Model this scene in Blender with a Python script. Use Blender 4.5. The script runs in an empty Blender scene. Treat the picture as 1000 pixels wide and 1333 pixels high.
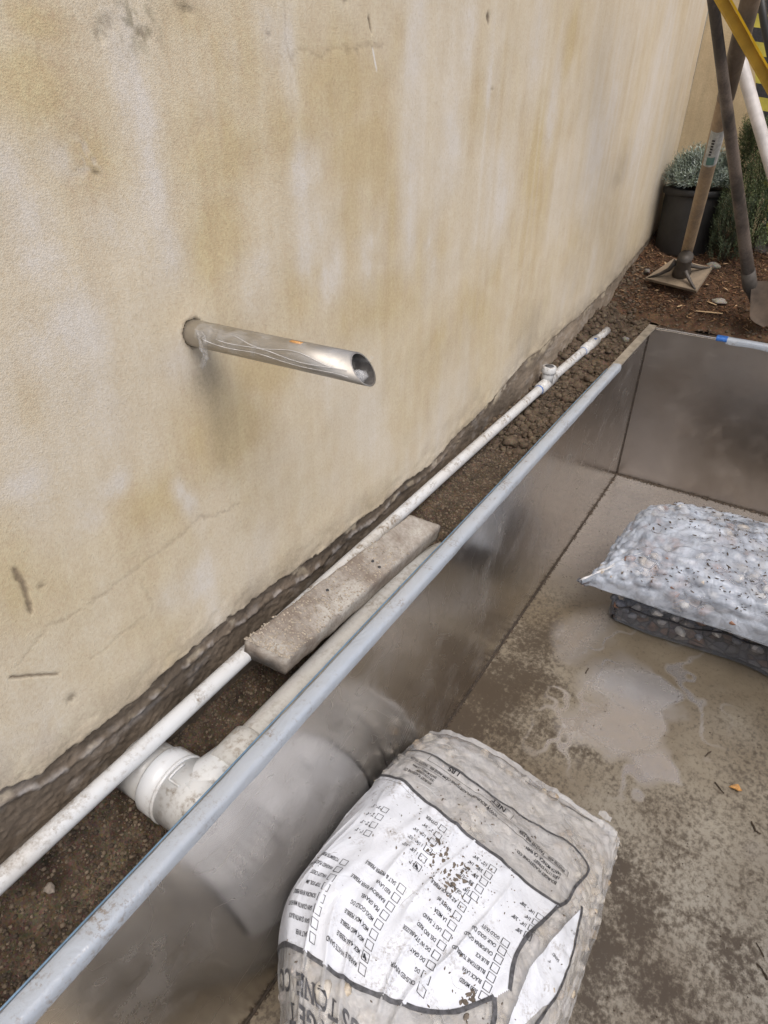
import bpy, math, random
import numpy as np
from mathutils import Vector, Matrix, noise

random.seed(7); RNG = np.random.default_rng(7)
SC = bpy.context.scene
COL = SC.collection

# ------------------------------------------------------------------ camera, light, exposure
cam_d = bpy.data.cameras.new('camera'); cam = bpy.data.objects.new('camera', cam_d); COL.objects.link(cam)
cam_d.sensor_fit = 'VERTICAL'; cam_d.sensor_height = 36.0; cam_d.lens = 23.52
cam_d.clip_start = 0.02; cam_d.clip_end = 600
_R = Vector((0.8474, 0.5308, 0.0093)); _F = Vector((-0.4394, 0.7085, -0.5523))
_R = (_R - _F * _R.dot(_F)).normalized(); _F.normalize(); _U = _R.cross(_F)
cam.matrix_world = Matrix(((_R.x, _U.x, -_F.x, 0), (_R.y, _U.y, -_F.y, 0), (_R.z, _U.z, -_F.z, 1.0), (0, 0, 0, 1)))
SC.camera = cam

SUN_EL, SUN_AZ = math.radians(58), math.radians(128)      # azimuth from +Y towards +X
world = bpy.data.worlds.new('World'); SC.world = world; world.use_nodes = True
wn = world.node_tree; bg = wn.nodes['Background']
sky = wn.nodes.new('ShaderNodeTexSky'); sky.sky_type = 'NISHITA'; sky.sun_disc = False
sky.sun_elevation = SUN_EL; sky.sun_rotation = SUN_AZ
sky.air_density = 0.8; sky.dust_density = 3.5; sky.ozone_density = 0.6
wn.links.new(sky.outputs[0], bg.inputs[0]); bg.inputs[1].default_value = 0.13
sun_d = bpy.data.lights.new('sun', 'SUN'); sun_d.energy = 1.5; sun_d.angle = math.radians(35); sun_d.color = (1.0, .965, .92)
sun = bpy.data.objects.new('sun', sun_d); COL.objects.link(sun)
_sd = Vector((math.sin(SUN_AZ) * math.cos(SUN_EL), math.cos(SUN_AZ) * math.cos(SUN_EL), math.sin(SUN_EL)))
sun.rotation_euler = _sd.to_track_quat('Z', 'Y').to_euler(); sun.location = _sd * 8
SC.view_settings.view_transform = 'Standard'; SC.view_settings.look = 'None'
SC.view_settings.exposure = 0.35; SC.view_settings.gamma = 1.0; SC.view_settings.use_curve_mapping = False
try:
    SC.cycles.transparent_max_bounces = 16; SC.cycles.max_bounces = 8
except Exception: pass

# ------------------------------------------------------------------ helpers
def mk(name, V, Fc, mat=None, parent=None, smooth=True, colors=None, cname='paint'):
    """one mesh object; coordinates are world coordinates"""
    V = np.asarray(V, dtype=float)
    if parent is not None:
        p = parent; off = np.zeros(3)
        while p is not None: off += np.array(p.location); p = p.parent
        V = V - off
    me = bpy.data.meshes.new(name)
    if isinstance(Fc, np.ndarray):
        k = Fc.shape[1]; n = len(Fc)
        me.vertices.add(len(V)); me.vertices.foreach_set('co', V.astype(np.float32).ravel())
        me.loops.add(n * k); me.loops.foreach_set('vertex_index', Fc.astype(np.int32).ravel())
        me.polygons.add(n); me.polygons.foreach_set('loop_start', np.arange(0, n * k, k, dtype=np.int32))
        me.update(calc_edges=True); me.validate()
    else:
        me.from_pydata([tuple(v) for v in V], [], [tuple(int(i) for i in f) for f in Fc]); me.update()
    if smooth: me.polygons.foreach_set('use_smooth', np.ones(len(me.polygons), dtype=bool))
    if colors is not None:
        at = me.color_attributes.new(cname, 'FLOAT_COLOR', 'POINT')
        c = np.ones((len(V), 4), dtype=np.float32); c[:, :colors.shape[1]] = colors
        at.data.foreach_set('color', c.ravel())
    if mat: me.materials.append(mat)
    o = bpy.data.objects.new(name, me); COL.objects.link(o)
    if parent is not None: o.parent = parent
    return o

def tag(o, label=None, cat=None, group=None, kind=None):
    if label: o['label'] = label
    if cat: o['category'] = cat
    if group: o['group'] = group
    if kind: o['kind'] = kind
    return o

def thing(name, label, cat, loc=(0, 0, 0), group=None):
    o = bpy.data.objects.new(name, None); COL.objects.link(o); o.location = loc; o.empty_display_size = .05
    return tag(o, label, cat, group)

class G:
    """collects geometry"""
    def __init__(s): s.v = []; s.f = []; s.n = 0; s.c = []
    def add(s, V, Fc, col=None):
        V = np.asarray(V, float).reshape(-1, 3)
        s.v.append(V)
        for f in Fc: s.f.append(tuple(int(i) + s.n for i in f))
        s.n += len(V)
        if col is not None: s.c.append(np.tile(np.asarray(col, float), (len(V), 1)))
        return s
    def build(s, name, mat=None, parent=None, smooth=True):
        return mk(name, np.concatenate(s.v), s.f, mat, parent, smooth, np.concatenate(s.c) if s.c else None)

def box(x0, x1, y0, y1, z0, z1, bev=0.0):
    if bev <= 0:
        V = [(x0,y0,z0),(x1,y0,z0),(x1,y1,z0),(x0,y1,z0),(x0,y0,z1),(x1,y0,z1),(x1,y1,z1),(x0,y1,z1)]
        return V, [(0,3,2,1),(4,5,6,7),(0,1,5,4),(1,2,6,5),(2,3,7,6),(3,0,4,7)]
    b = bev; V = []; F = []
    ring = lambda d, z: [(x0+d,y0+b if d==0 else y0+d,z)]
    prof = [(b, z0), (0, z0+b), (0, z1-b), (b, z1)]
    for d, z in prof:
        if d == 0: r = [(x0+b,y0),(x1-b,y0),(x1,y0+b),(x1,y1-b),(x1-b,y1),(x0+b,y1),(x0,y1-b),(x0,y0+b)]
        else: r = [(x0+b,y0+b*.6),(x1-b,y0+b*.6),(x1-b*.6,y0+b),(x1-b*.6,y1-b),(x1-b,y1-b*.6),(x0+b,y1-b*.6),(x0+b*.6,y1-b),(x0+b*.6,y0+b)]
        V += [(x, y, z) for x, y in r]
    for k in range(3):
        for i in range(8):
            j = (i+1) % 8; F.append((k*8+i, k*8+j, (k+1)*8+j, (k+1)*8+i))
    F.append(tuple(range(7, -1, -1))); F.append(tuple(range(24, 32)))
    return V, F

def frame(d):
    d = np.array(d, float); d /= np.linalg.norm(d)
    u = np.cross(d, [0, 0, 1.0])
    if np.linalg.norm(u) < 1e-4: u = np.array([1.0, 0, 0])
    u /= np.linalg.norm(u); return u, np.cross(u, d)

def tube(P, r, n=20, cap=True, wob=0.0, sq=(1, 1)):
    P = np.asarray(P, float); m = len(P); r = np.broadcast_to(np.asarray(r, float), (m,))
    V = []; F = []
    for i in range(m):
        d = P[min(i+1, m-1)] - P[max(i-1, 0)]
        u, w = frame(d)
        for k in range(n):
            a = 2*math.pi*k/n; rr = r[i]*(1 + (wob*noise.noise(Vector((P[i][0]*9+k, P[i][1]*9, P[i][2]*9))) if wob else 0))
            V.append(P[i] + rr*(math.cos(a)*u*sq[0] + math.sin(a)*w*sq[1]))
    for i in range(m-1):
        for k in range(n):
            j = (k+1) % n; F.append((i*n+k, i*n+j, (i+1)*n+j, (i+1)*n+k))
    if cap: F.append(tuple(range(n-1, -1, -1))); F.append(tuple((m-1)*n+k for k in range(n)))
    return V, F

def grid_faces(nu, nv):
    i = np.arange(nu-1)[:, None]*nv + np.arange(nv-1)[None, :]
    return np.stack([i, i+nv, i+nv+1, i+1], -1).reshape(-1, 4)

def _noise2(x, y, seed=0):
    xi = np.floor(x).astype(np.int64); yi = np.floor(y).astype(np.int64); xf = x-xi; yf = y-yi
    def h(a, b):
        n = (a*374761393+b*668265263+seed*2147483647) & 0xffffffff
        n = ((n ^ (n >> 13))*1274126177) & 0xffffffff
        return ((n ^ (n >> 16)) & 0xffff)/65535.0*2-1
    u = xf*xf*xf*(xf*(xf*6-15)+10); v = yf*yf*yf*(yf*(yf*6-15)+10)
    return (h(xi, yi)*(1-u)+h(xi+1, yi)*u)*(1-v)+(h(xi, yi+1)*(1-u)+h(xi+1, yi+1)*u)*v
def fbm(x, y, seed=0, o=4):
    r = 0; a = 1.0; s = 0
    for i in range(o):
        r = r+a*_noise2(x*2**i+i*17.3, y*2**i-i*9.1, seed+i); s += a; a *= .5
    return r/s
def _ss(e0, e1, x):
    t = np.clip((x-e0)/(e1-e0), 0, 1); return t*t*(3-2*t)
def seg_dist(X, Y, pts):
    d = np.full(X.shape, 9.0)
    for (ax, ay), (bx, by) in zip(pts[:-1], pts[1:]):
        vx, vy = bx-ax, by-ay; t = np.clip(((X-ax)*vx+(Y-ay)*vy)/(vx*vx+vy*vy+1e-12), 0, 1)
        d = np.minimum(d, np.hypot(X-ax-t*vx, Y-ay-t*vy))
    return d
def inpoly(X, Y, poly):
    r = np.zeros(X.shape, bool); n = len(poly)
    for i in range(n):
        (x1, y1), (x2, y2) = poly[i], poly[(i+1) % n]
        c = ((y1 > Y) != (y2 > Y)) & (X < (x2-x1)*(Y-y1)/((y2-y1)+1e-12)+x1); r ^= c
    return r

# ------------------------------------------------------------------ materials
class NT:
    def __init__(s, name):
        s.m = bpy.data.materials.new(name); s.m.use_nodes = True; s.t = s.m.node_tree
        s.b = s.t.nodes['Principled BSDF']; s.out = s.t.nodes['Material Output']; s.L = s.t.links.new
        s.tc = s.t.nodes.new('ShaderNodeTexCoord')
    def n(s, typ, **k):
        nd = s.t.nodes.new(typ)
        for a, v in k.items(): setattr(nd, a, v)
        return nd
    def set(s, **k):
        for a, v in k.items():
            i = s.b.inputs[a.replace('_', ' ')]
            if hasattr(v, 'is_output') or hasattr(v, 'links'): s.L(v, i)
            else: i.default_value = (tuple(v)+(1.0,) if isinstance(v, (tuple, list)) and len(v) == 3 else v)
        return s
    def coord(s, scale=(1, 1, 1), src=None, rot=(0, 0, 0)):
        mp = s.n('ShaderNodeMapping'); mp.inputs['Scale'].default_value = scale; mp.inputs['Rotation'].default_value = rot
        s.L(src or s.tc.outputs['Object'], mp.inputs[0]); return mp.outputs[0]
    def noise(s, scale, detail=4, rough=.55, co=None, dist=0):
        nd = s.n('ShaderNodeTexNoise'); nd.inputs['Scale'].default_value = scale; nd.inputs['Detail'].default_value = detail
        nd.inputs['Roughness'].default_value = rough; nd.inputs['Distortion'].default_value = dist
        s.L(co or s.tc.outputs['Object'], nd.inputs['Vector']); return nd.outputs[0]
    def voro(s, scale, co=None, feat='F1', out=0, rnd=1.0):
        nd = s.n('ShaderNodeTexVoronoi', feature=feat); nd.inputs['Scale'].default_value = scale
        nd.inputs['Randomness'].default_value = rnd
        s.L(co or s.tc.outputs['Object'], nd.inputs['Vector']); return nd.outputs[out]
    def ramp(s, f, stops, interp='LINEAR'):
        nd = s.n('ShaderNodeValToRGB'); cr = nd.color_ramp; cr.interpolation = interp
        while len(cr.elements) < len(stops): cr.elements.new(.5)
        for e, (p, c) in zip(cr.elements, stops):
            e.position = p; e.color = (c, c, c, 1) if isinstance(c, (int, float)) else (*c, 1)
        s.L(f, nd.inputs[0]); return nd.outputs[0]
    def mix(s, f, a, b, mode='MIX'):
        nd = s.n('ShaderNodeMix', data_type='RGBA', blend_type=mode)
        for i, v in ((0, f), (6, a), (7, b)):
            if hasattr(v, 'links'): s.L(v, nd.inputs[i])
            else: nd.inputs[i].default_value = v if i == 0 else ((*v, 1) if len(v) == 3 else v)
        return nd.outputs[2]
    def math(s, op, a, b=0.0, c=None):
        nd = s.n('ShaderNodeMath', operation=op)
        for i, v in enumerate((a, b) if c is None else (a, b, c)):
            if hasattr(v, 'links'): s.L(v, nd.inputs[i])
            else: nd.inputs[i].default_value = v
        return nd.outputs[0]
    def attr(s, name='paint'):
        nd = s.n('ShaderNodeAttribute', attribute_name=name); return nd
    def sep(s, c):
        nd = s.n('ShaderNodeSeparateColor'); s.L(c, nd.inputs[0]); return nd.outputs
    def sepx(s, c):
        nd = s.n('ShaderNodeSeparateXYZ'); s.L(c, nd.inputs[0]); return nd.outputs
    def bump(s, h, strength=.3, dist=.002, prev=None):
        nd = s.n('ShaderNodeBump'); nd.inputs['Strength'].default_value = strength; nd.inputs['Distance'].default_value = dist
        s.L(h, nd.inputs['Height'])
        if prev is not None: s.L(prev, nd.inputs['Normal'])
        s.L(nd.outputs[0], s.b.inputs['Normal']); return nd.outputs[0]

def simple(name, col, rough=.6, metal=0.0, nscale=30, amount=.25, bump=.0, bscale=200, dist=.001, **k):
    t = NT(name); f = t.noise(nscale, 5, .6)
    d = tuple(c*(1-amount) for c in col); l = tuple(min(1, c*(1+amount)) for c in col)
    t.set(Base_Color=t.ramp(f, [(.3, d), (.7, l)]), Roughness=rough, Metallic=metal, **k)
    if bump: t.bump(t.noise(bscale, 4), bump, dist)
    return t.m

def m_stucco(name='stucco'):
    t = NT(name); p = t.attr().outputs['Color']
    fine = t.noise(170, 4, .7); mid = t.noise(22, 6, .65); grit = t.voro(420)
    st = t.noise(1, 6, .6, t.coord((30, 26, 1.6)))
    c = t.mix(.55, p, t.ramp(mid, [(.25, .43), (.5, .5), (.75, .57)]), 'OVERLAY')
    c = t.mix(.5, c, t.ramp(st, [(.3, .43), (.7, .57)]), 'OVERLAY')
    c = t.mix(.48, c, t.ramp(fine, [(.28, .34), (.5, .5), (.75, .66)]), 'OVERLAY')
    sp = t.ramp(t.noise(260, 2, .5), [(.63, 0), (.70, 1)])
    c = t.mix(t.math('MULTIPLY', sp, .20), c, (.22, .17, .11))
    t.set(Base_Color=c, Roughness=.92, Specular_IOR_Level=.25)
    n1 = t.bump(mid, .20, .005); n2 = t.bump(fine, .30, .0012, n1); t.bump(grit, .30, .0010, n2)
    return t.m

def m_steel(name, base=(.47, .44, .41), rough=.27, streak=(1, 1, 60), brown=.4):
    t = NT(name)
    s1 = t.noise(6, 5, .6, t.coord(streak)); big = t.noise(2.2, 4, .6); sm = t.noise(16, 5, .65)
    sp = t.ramp(t.noise(95, 3, .6), [(.66, 0), (.74, 1)])
    c = t.mix(t.ramp(big, [(.35, 0), (.7, brown)]), base, tuple(b*k for b, k in zip(base, (.74, .66, .57))))
    c = t.mix(t.math('MULTIPLY', sp, .12), c, (.2, .17, .13))
    r = t.math('ADD', t.math('MULTIPLY', t.noise(4, 4, .6), .22), rough-.09); r = t.math('ADD', r, t.math('MULTIPLY', s1, .05))
    sc = t.ramp(t.noise(1, 2, .5, t.coord((3, 3, 3), None, (.6, .3, .9)), 3.0), [(.4985, 0), (.5, 1), (.5015, 0)])
    r = t.math('ADD', r, t.math('MULTIPLY', sc, .12)); dust = t.math('MULTIPLY', t.ramp(t.noise(5, 7, .72), [(.5, 0), (.78, 1)]), .14)
    c = t.mix(dust, c, (.34, .30, .25)); r = t.math('ADD', r, t.math('MULTIPLY', dust, .8))
    t.set(Base_Color=c, Metallic=t.math('SUBTRACT', 1.0, t.math('MULTIPLY', dust, 1.6)), Roughness=r)
    n1 = t.bump(s1, .015, .0005); n2 = t.bump(t.noise(1.3, 2, .4), .35, .01, n1); t.bump(t.noise(1, 3, .5, t.coord((7, 7, 1.2)), 1.0), .13, .004, n2)
    return t.m

def m_floor():
    t = NT('muddy_steel'); a = t.sep(t.attr().outputs['Color'])
    cell = t.noise(70, 6, .72, t.coord((1, .8, 1))); cell2 = t.noise(26, 6, .7)
    wet = t.noise(3.0, 4, .55)
    m = t.math('ADD', t.math('MULTIPLY', cell, .66), t.math('MULTIPLY', cell2, .34))
    m = t.math('ADD', m, t.math('MULTIPLY', a[0], .26))
    m = t.math('SUBTRACT', m, t.math('MULTIPLY', a[2], .30))
    mud = t.math('MULTIPLY', t.ramp(m, [(.54, 0), (.595, .30), (.64, .68), (.71, 1)]), .93)
    silt = t.mix(t.noise(9, 5, .6), (.175, .140, .096), (.34, .29, .215))
    silt = t.mix(a[1], silt, (.50, .46, .375))
    c = t.mix(mud, silt, (.058, .043, .029))
    c = t.mix(a[2], c, (.70, .67, .655))
    met = t.math('MULTIPLY', t.math('SUBTRACT', 1.0, mud), t.math('ADD', .50, t.math('MULTIPLY', a[2], .40)))
    r = t.math('SUBTRACT', t.math('ADD', .20, t.math('MULTIPLY', cell2, .26)), t.math('MULTIPLY', a[2], .12))
    t.set(Base_Color=c, Metallic=met, Roughness=r, Specular_IOR_Level=.5)
    t.bump(t.math('MULTIPLY', m, t.math('SUBTRACT', 1.0, a[2])), .35, .0015)
    return t.m

def m_soil(name, c1, c2, c3, scale=1.0, wetmask=True):
    t = NT(name)
    f = t.noise(14*scale, 8, .7); g = t.noise(120*scale, 5, .7); v = t.voro(260*scale, out=1)
    c = t.ramp(f, [(.3, c1), (.5, c2), (.72, c3)])
    c = t.mix(.6, c, t.ramp(g, [(.3, .3), (.7, .68)]), 'OVERLAY')
    c = t.mix(.22, c, v, 'OVERLAY')
    t.set(Base_Color=c, Roughness=.95, Specular_IOR_Level=.2)
    n1 = t.bump(f, .6, .012); t.bump(g, .7, .003, n1); return t.m

def m_pvc(name, col=(.72, .72, .70), dirt=.5, lo=.50, hi=.62):
    t = NT(name)
    d = t.ramp(t.noise(9, 8, .72), [(lo, 0), (hi, 1)]); g = t.ramp(t.noise(75, 5, .7), [(.45, 0), (.6, 1)])
    k = t.math('MULTIPLY', d, g)
    nz = t.sepx(t.n('ShaderNodeNewGeometry').outputs['Normal'])[2]
    k = t.math('MULTIPLY', k, t.ramp(nz, [(.0, .15), (.6, 1)]))
    k2 = t.math('MULTIPLY', t.ramp(t.noise(3, 5, .6), [(.4, 0), (.75, 1)]), dirt*.6)
    c = t.mix(k2, col, (.42, .36, .27)); c = t.mix(t.math('MULTIPLY', k, dirt), c, (.20, .155, .105))
    t.set(Base_Color=c, Roughness=t.math('ADD', .32, t.math('MULTIPLY', k, .5)))
    t.bump(k, .3, .001); return t.m

def m_film(name, col=(.72, .74, .78), a0=.25, a1=.85, scale=9, rough=.22, wr=1.0, stretch=(1, 1, 1), dirt=0.0, cov=(.35, .7)):
    t = NT(name)
    n = t.noise(scale, 6, .68, t.coord(stretch), .6)
    al = t.ramp(n, [(cov[0], a0), (cov[1], a1)])
    w = t.noise(20, 6, .62, t.coord((1.2, .8, 1)), 1.6); w2 = t.noise(80, 3, .6, None, .5)
    c = col
    if dirt:
        d = t.math('MULTIPLY', t.ramp(t.noise(7, 7, .7), [(.48, 0), (.7, 1)]), dirt)
        c = t.mix(d, col, (.34, .28, .20)); al = t.math('MAXIMUM', al, t.math('MULTIPLY', d, .8))
    t.set(Base_Color=c, Roughness=rough, Alpha=al, Specular_IOR_Level=.6)
    n1 = t.bump(w, .7*wr, .007); t.bump(w2, .25*wr, .0015, n1)
    return t.m

def m_printed(name, col, rough=.35, dirt=.35):
    t = NT(name)
    d = t.ramp(t.noise(11, 8, .75), [(.50, 0), (.66, 1)]); g = t.ramp(t.noise(140, 4, .7), [(.48, 0), (.58, 1)])
    k = t.math('MULTIPLY', t.math('MULTIPLY', d, g), dirt)
    k2 = t.math('MULTIPLY', t.ramp(t.noise(5, 4, .6), [(.4, 0), (.8, 1)]), .22)
    c = t.mix(k2, col, (.5, .47, .43)); c = t.mix(k, c, (.22, .18, .14))
    t.set(Base_Color=c, Roughness=rough, Subsurface_Weight=0.0)
    w = t.noise(16, 5, .6, t.coord((1.3, .8, 1)), 1.4)
    n1 = t.bump(w, .55, .006); t.bump(t.noise(70, 3, .6), .2, .001, n1)
    return t.m

def m_wood(name, c1, c2, axis=(1, 1, 14), scale=9, rough=.7, blotch=None, bump=.4):
    t = NT(name)
    g = t.noise(scale, 6, .65, t.coord(axis), 1.2)
    c = t.ramp(g, [(.3, c1), (.7, c2)])
    if blotch:
        d = t.ramp(t.noise(6, 7, .7), [(.42, 0), (.6, 1)]); sp = t.ramp(t.noise(150, 4, .75), [(.38, 0), (.55, 1)])
        c = t.mix(t.math('MULTIPLY', d, t.math('ADD', .55, t.math('MULTIPLY', sp, .45))), c, blotch)
        c = t.mix(t.ramp(t.noise(60, 3, .6), [(.70, 0), (.78, .8)]), c, (.09, .07, .05))
    t.set(Base_Color=c, Roughness=rough); n1 = t.bump(g, bump, .002); t.bump(t.noise(190, 4, .7), bump, .0015, n1)
    return t.m

def m_vcol(name, rough=.85, bump=.3):
    t = NT(name); c = t.mix(.4, t.attr().outputs['Color'], t.ramp(t.noise(90, 4, .6), [(.3, .35), (.7, .65)]), 'OVERLAY')
    t.set(Base_Color=c, Roughness=rough)
    if bump: t.bump(t.noise(120, 4), bump, .001)
    return t.m

def m_fill(name, cols, sc, gap_shade):
    t = NT(name); co = t.coord((1, 1, 1.2)); n = t.n('ShaderNodeTexVoronoi', feature='F1'); n.inputs['Scale'].default_value = sc; t.L(co, n.inputs['Vector'])
    v = t.sep(n.outputs['Color'])[0]; k = len(cols); c = t.ramp(v, [(i/(k-1), q) for i, q in enumerate(cols)])
    d = t.ramp(t.voro(sc, co, 'DISTANCE_TO_EDGE'), [(.0, 0), (.12, 1)])
    c = t.mix(d, gap_shade, c); c = t.mix(.4, c, t.ramp(t.noise(30, 4, .6), [(.3, .35), (.7, .65)]), 'OVERLAY')  # shade in the crevices between stones is painted into the colour
    t.set(Base_Color=c, Roughness=.6); t.bump(t.ramp(n.outputs['Distance'], [(0, 1), (.6, 0)]), 1.0, .012); return t.m

M = {}
M['stucco'] = m_stucco()
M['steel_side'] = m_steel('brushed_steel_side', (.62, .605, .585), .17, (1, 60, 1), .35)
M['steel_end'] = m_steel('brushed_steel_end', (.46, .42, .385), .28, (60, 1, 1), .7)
M['steel_bright'] = m_steel('bright_steel', (.62, .60, .57), .22, (1, 1, 40), .3)
M['steel_spout'] = m_steel('spout_steel', (.50, .48, .44), .42, (1, 40, 40), .5)
M['floor'] = m_floor()
M['soil'] = m_soil('garden_soil', (.030, .022, .016), (.075, .055, .038), (.16, .12, .08))
M['clod'] = m_soil('clay_clods', (.055, .040, .028), (.11, .082, .057), (.20, .155, .108), 2.2)
M['ground'] = m_soil('bare_ground', (.10, .08, .06), (.16, .13, .10), (.22, .19, .15), .3)
M['pvc'] = m_pvc('white_pvc', (.63, .65, .66), .9, .46, .6)
M['pvc_dirty'] = m_pvc('dusty_pvc', (.50, .50, .48), .6, .40, .62)
M['film_rim'] = m_printed('rim_film', (.38, .42, .47), .26, .95)
M['blue'] = simple('blue_tape', (.03, .13, .42), .4, nscale=60)
M['blue_edge'] = simple('blue_edge_line', (.13, .21, .29), .4, nscale=40)
M['clear'] = m_film('clear_wrap', (.85, .87, .9), .05, .45, 22, .12)
M['ink'] = simple('black_ink', (.028, .028, .032), .45, nscale=150, amount=.5)
M['ink_grey'] = simple('worn_ink', (.085, .085, .09), .5, nscale=90, amount=.6)
M['print_white'] = m_printed('white_print', (.74, .77, .82), .28, .7)
M['near_film'] = m_film('grey_sack_film', (.68, .685, .69), .26, .74, 5, .13, 1.1, dirt=.08)
M['far_film'] = m_film('milky_sack_film', (.58, .64, .73), .16, .78, 4.5, .07, 1.6, dirt=.04, cov=(.36, .60))
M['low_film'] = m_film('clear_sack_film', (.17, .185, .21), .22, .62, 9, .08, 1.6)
M['twig'] = simple('dark_twig', (.05, .035, .022), .8, nscale=60)
M['mudspot'] = simple('mud_crumb', (.075, .055, .038), .95, nscale=80, amount=.5)
M['chips'] = m_vcol('wood_chips')
M['leaf'] = m_vcol('needle_leaves', .7, 0)
M['black_plastic'] = simple('black_plastic', (.022, .021, .020), .5, nscale=20, bump=.15, bscale=60)
M['board'] = m_wood('weathered_board', (.16, .13, .105), (.24, .195, .155), (1, 9, 1), 12, .85, (.43, .405, .36), .7)
M['handle'] = m_wood('ash_handle', (.27, .19, .115), (.40, .30, .19), (1, 1, .12), 60, .6, (.20, .155, .11), .2)
M['dark_handle'] = m_wood('stained_handle', (.13, .095, .065), (.20, .15, .11), (1, 1, .12), 60, .6, (.10, .08, .06), .2)
M['black_pole'] = m_wood('tar_black_pole', (.028, .025, .023), (.075, .06, .05), (1, 1, .3), 40, .55, (.15, .12, .10), .4)
M['iron'] = simple('cast_iron', (.085, .075, .065), .6, .3, 12, .4, .4, 90, .002)
M['iron_dusty'] = simple('dusty_iron', (.21, .165, .115), .85, .0, 9, .45, .5, 90, .002)
M['yellow'] = simple('yellow_fibreglass', (.66, .40, .015), .42, nscale=14, amount=.16, bump=.1)
M['yellow_shaded'] = simple('yellow_fibreglass_shaded', (.46, .27, .03), .5, nscale=14, amount=.2, bump=.1)  # duller copy of the yellow, paints shade on web and left flange
M['yellow_stripe'] = simple('yellow_stripe', (.48, .42, .07), .5, nscale=30)
M['white_pole'] = simple('white_pole', (.55, .52, .50), .45, nscale=15, amount=.2)
M['concrete'] = m_soil('grey_block', (.17, .15, .13), (.24, .22, .19), (.30, .28, .25), 1.0)
M['stone'] = simple('field_stone', (.28, .24, .20), .85, nscale=30, amount=.4, bump=.5, bscale=80)
M['sticker'] = simple('silver_sticker', (.42, .44, .43), .3, nscale=80, amount=.3)
M['teal'] = simple('teal_print', (.10, .22, .20), .4)
M['dry_leaf'] = simple('dry_leaf', (.42, .22, .07), .7, nscale=90, amount=.5)

# ================================================================== THE WALL
W_O = [[0.557, 0.982, 0.073, 0.045], [0.575, 1.039, 0.05, 0.028], [0.599, 0.91, 0.04, 0.059], [0.862, 1.007, 0.075, 0.085], [0.826, 0.893, 0.123, 0.072], [0.789, 0.78, 0.086, 0.09], [1.102, 0.954, 0.148, 0.094], [1.0, 0.902, 0.109, 0.081], [1.195, 0.852, 0.175, 0.081], [0.873, 0.541, 0.087, 0.058], [1.279, 0.759, 0.112, 0.14], [1.49, 0.629, 0.124, 0.113], [1.77, 0.954, 0.144, 0.135], [2.133, 0.794, 0.205, 0.177], [1.69, 0.408, 0.22, 0.143], [1.282, 0.586, 0.217, 0.087], [0.423, 0.648, 0.029, 0.048], [0.498, 0.675, 0.022, 0.039], [0.613, 0.412, 0.081, 0.055], [0.768, 0.46, 0.121, 0.088], [0.328, 0.386, 0.06, 0.117], [1.917, 0.552, 0.186, 0.142], [2.672, 0.414, 0.211, 0.164], [1.33, 1.06, 0.058, 0.073], [2.277, 1.058, 0.081, 0.094], [0.797, 1.057, 0.043, 0.034], [1.011, 0.676, 0.098, 0.07], [1.152, 0.734, 0.055, 0.103]]
W_WT = [[0.682, 1.005, 0.035, 0.074], [0.693, 0.947, 0.029, 0.08], [0.695, 0.875, 0.03, 0.066], [0.703, 0.784, 0.026, 0.063], [0.493, 0.837, 0.05, 0.05], [0.482, 0.88, 0.038, 0.047], [0.499, 0.792, 0.042, 0.035], [0.569, 0.9, 0.03, 0.023], [0.613, 0.828, 0.037, 0.046], [0.863, 1.016, 0.024, 0.056], [0.942, 1.045, 0.032, 0.048], [0.985, 1.028, 0.027, 0.071], [1.029, 0.74, 0.066, 0.081], [1.084, 0.675, 0.052, 0.073], [0.883, 0.69, 0.061, 0.064], [1.016, 0.843, 0.055, 0.048], [1.389, 1.037, 0.037, 0.104], [1.39, 0.776, 0.048, 0.147], [1.489, 0.647, 0.039, 0.13], [1.221, 0.694, 0.076, 0.094], [1.622, 1.07, 0.054, 0.114], [1.763, 0.985, 0.045, 0.166], [2.039, 1.053, 0.056, 0.159], [2.842, 0.912, 0.101, 0.238], [2.712, 0.75, 0.097, 0.194], [3.447, 1.137, 0.093, 0.215], [3.39, 0.926, 0.095, 0.279], [3.28, 0.765, 0.106, 0.192], [1.578, 0.867, 0.056, 0.132], [0.376, 0.536, 0.049, 0.031], [0.474, 0.458, 0.024, 0.036], [0.687, 0.602, 0.048, 0.036], [0.636, 0.4, 0.024, 0.042], [0.496, 0.707, 0.067, 0.048], [0.523, 0.486, 0.032, 0.024], [1.929, 0.714, 0.08, 0.15], [2.214, 0.908, 0.053, 0.146], [0.3, 0.14, 0.066, 0.056], [0.623, 0.208, 0.072, 0.049]]
W_D = [[0.665, 1.05, 0.016, 0.009], [0.653, 1.036, 0.011, 0.011], [0.604, 0.898, 0.007, 0.004], [0.946, 1.036, 0.009, 0.004], [0.368, 0.369, 0.007, 0.007], [3.089, 0.633, 0.086, 0.037], [3.136, 0.676, 0.113, 0.078], [1.716, 1.099, 0.012, 0.008], [1.768, 0.962, 0.009, 0.003], [1.153, 1.085, 0.009, 0.008], [0.722, 0.564, 0.037, 0.038], [1.221, 0.724, 0.012, 0.045], [2.266, 0.227, 0.17, 0.095], [0.716, 1.041, 0.018, 0.009], [0.785, 1.064, 0.017, 0.011], [0.362, 0.159, 0.011, 0.014], [3.83, 0.454, 0.072, 0.126]]  # wide entries under the spout and by the pot are painted cast shadows

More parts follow.
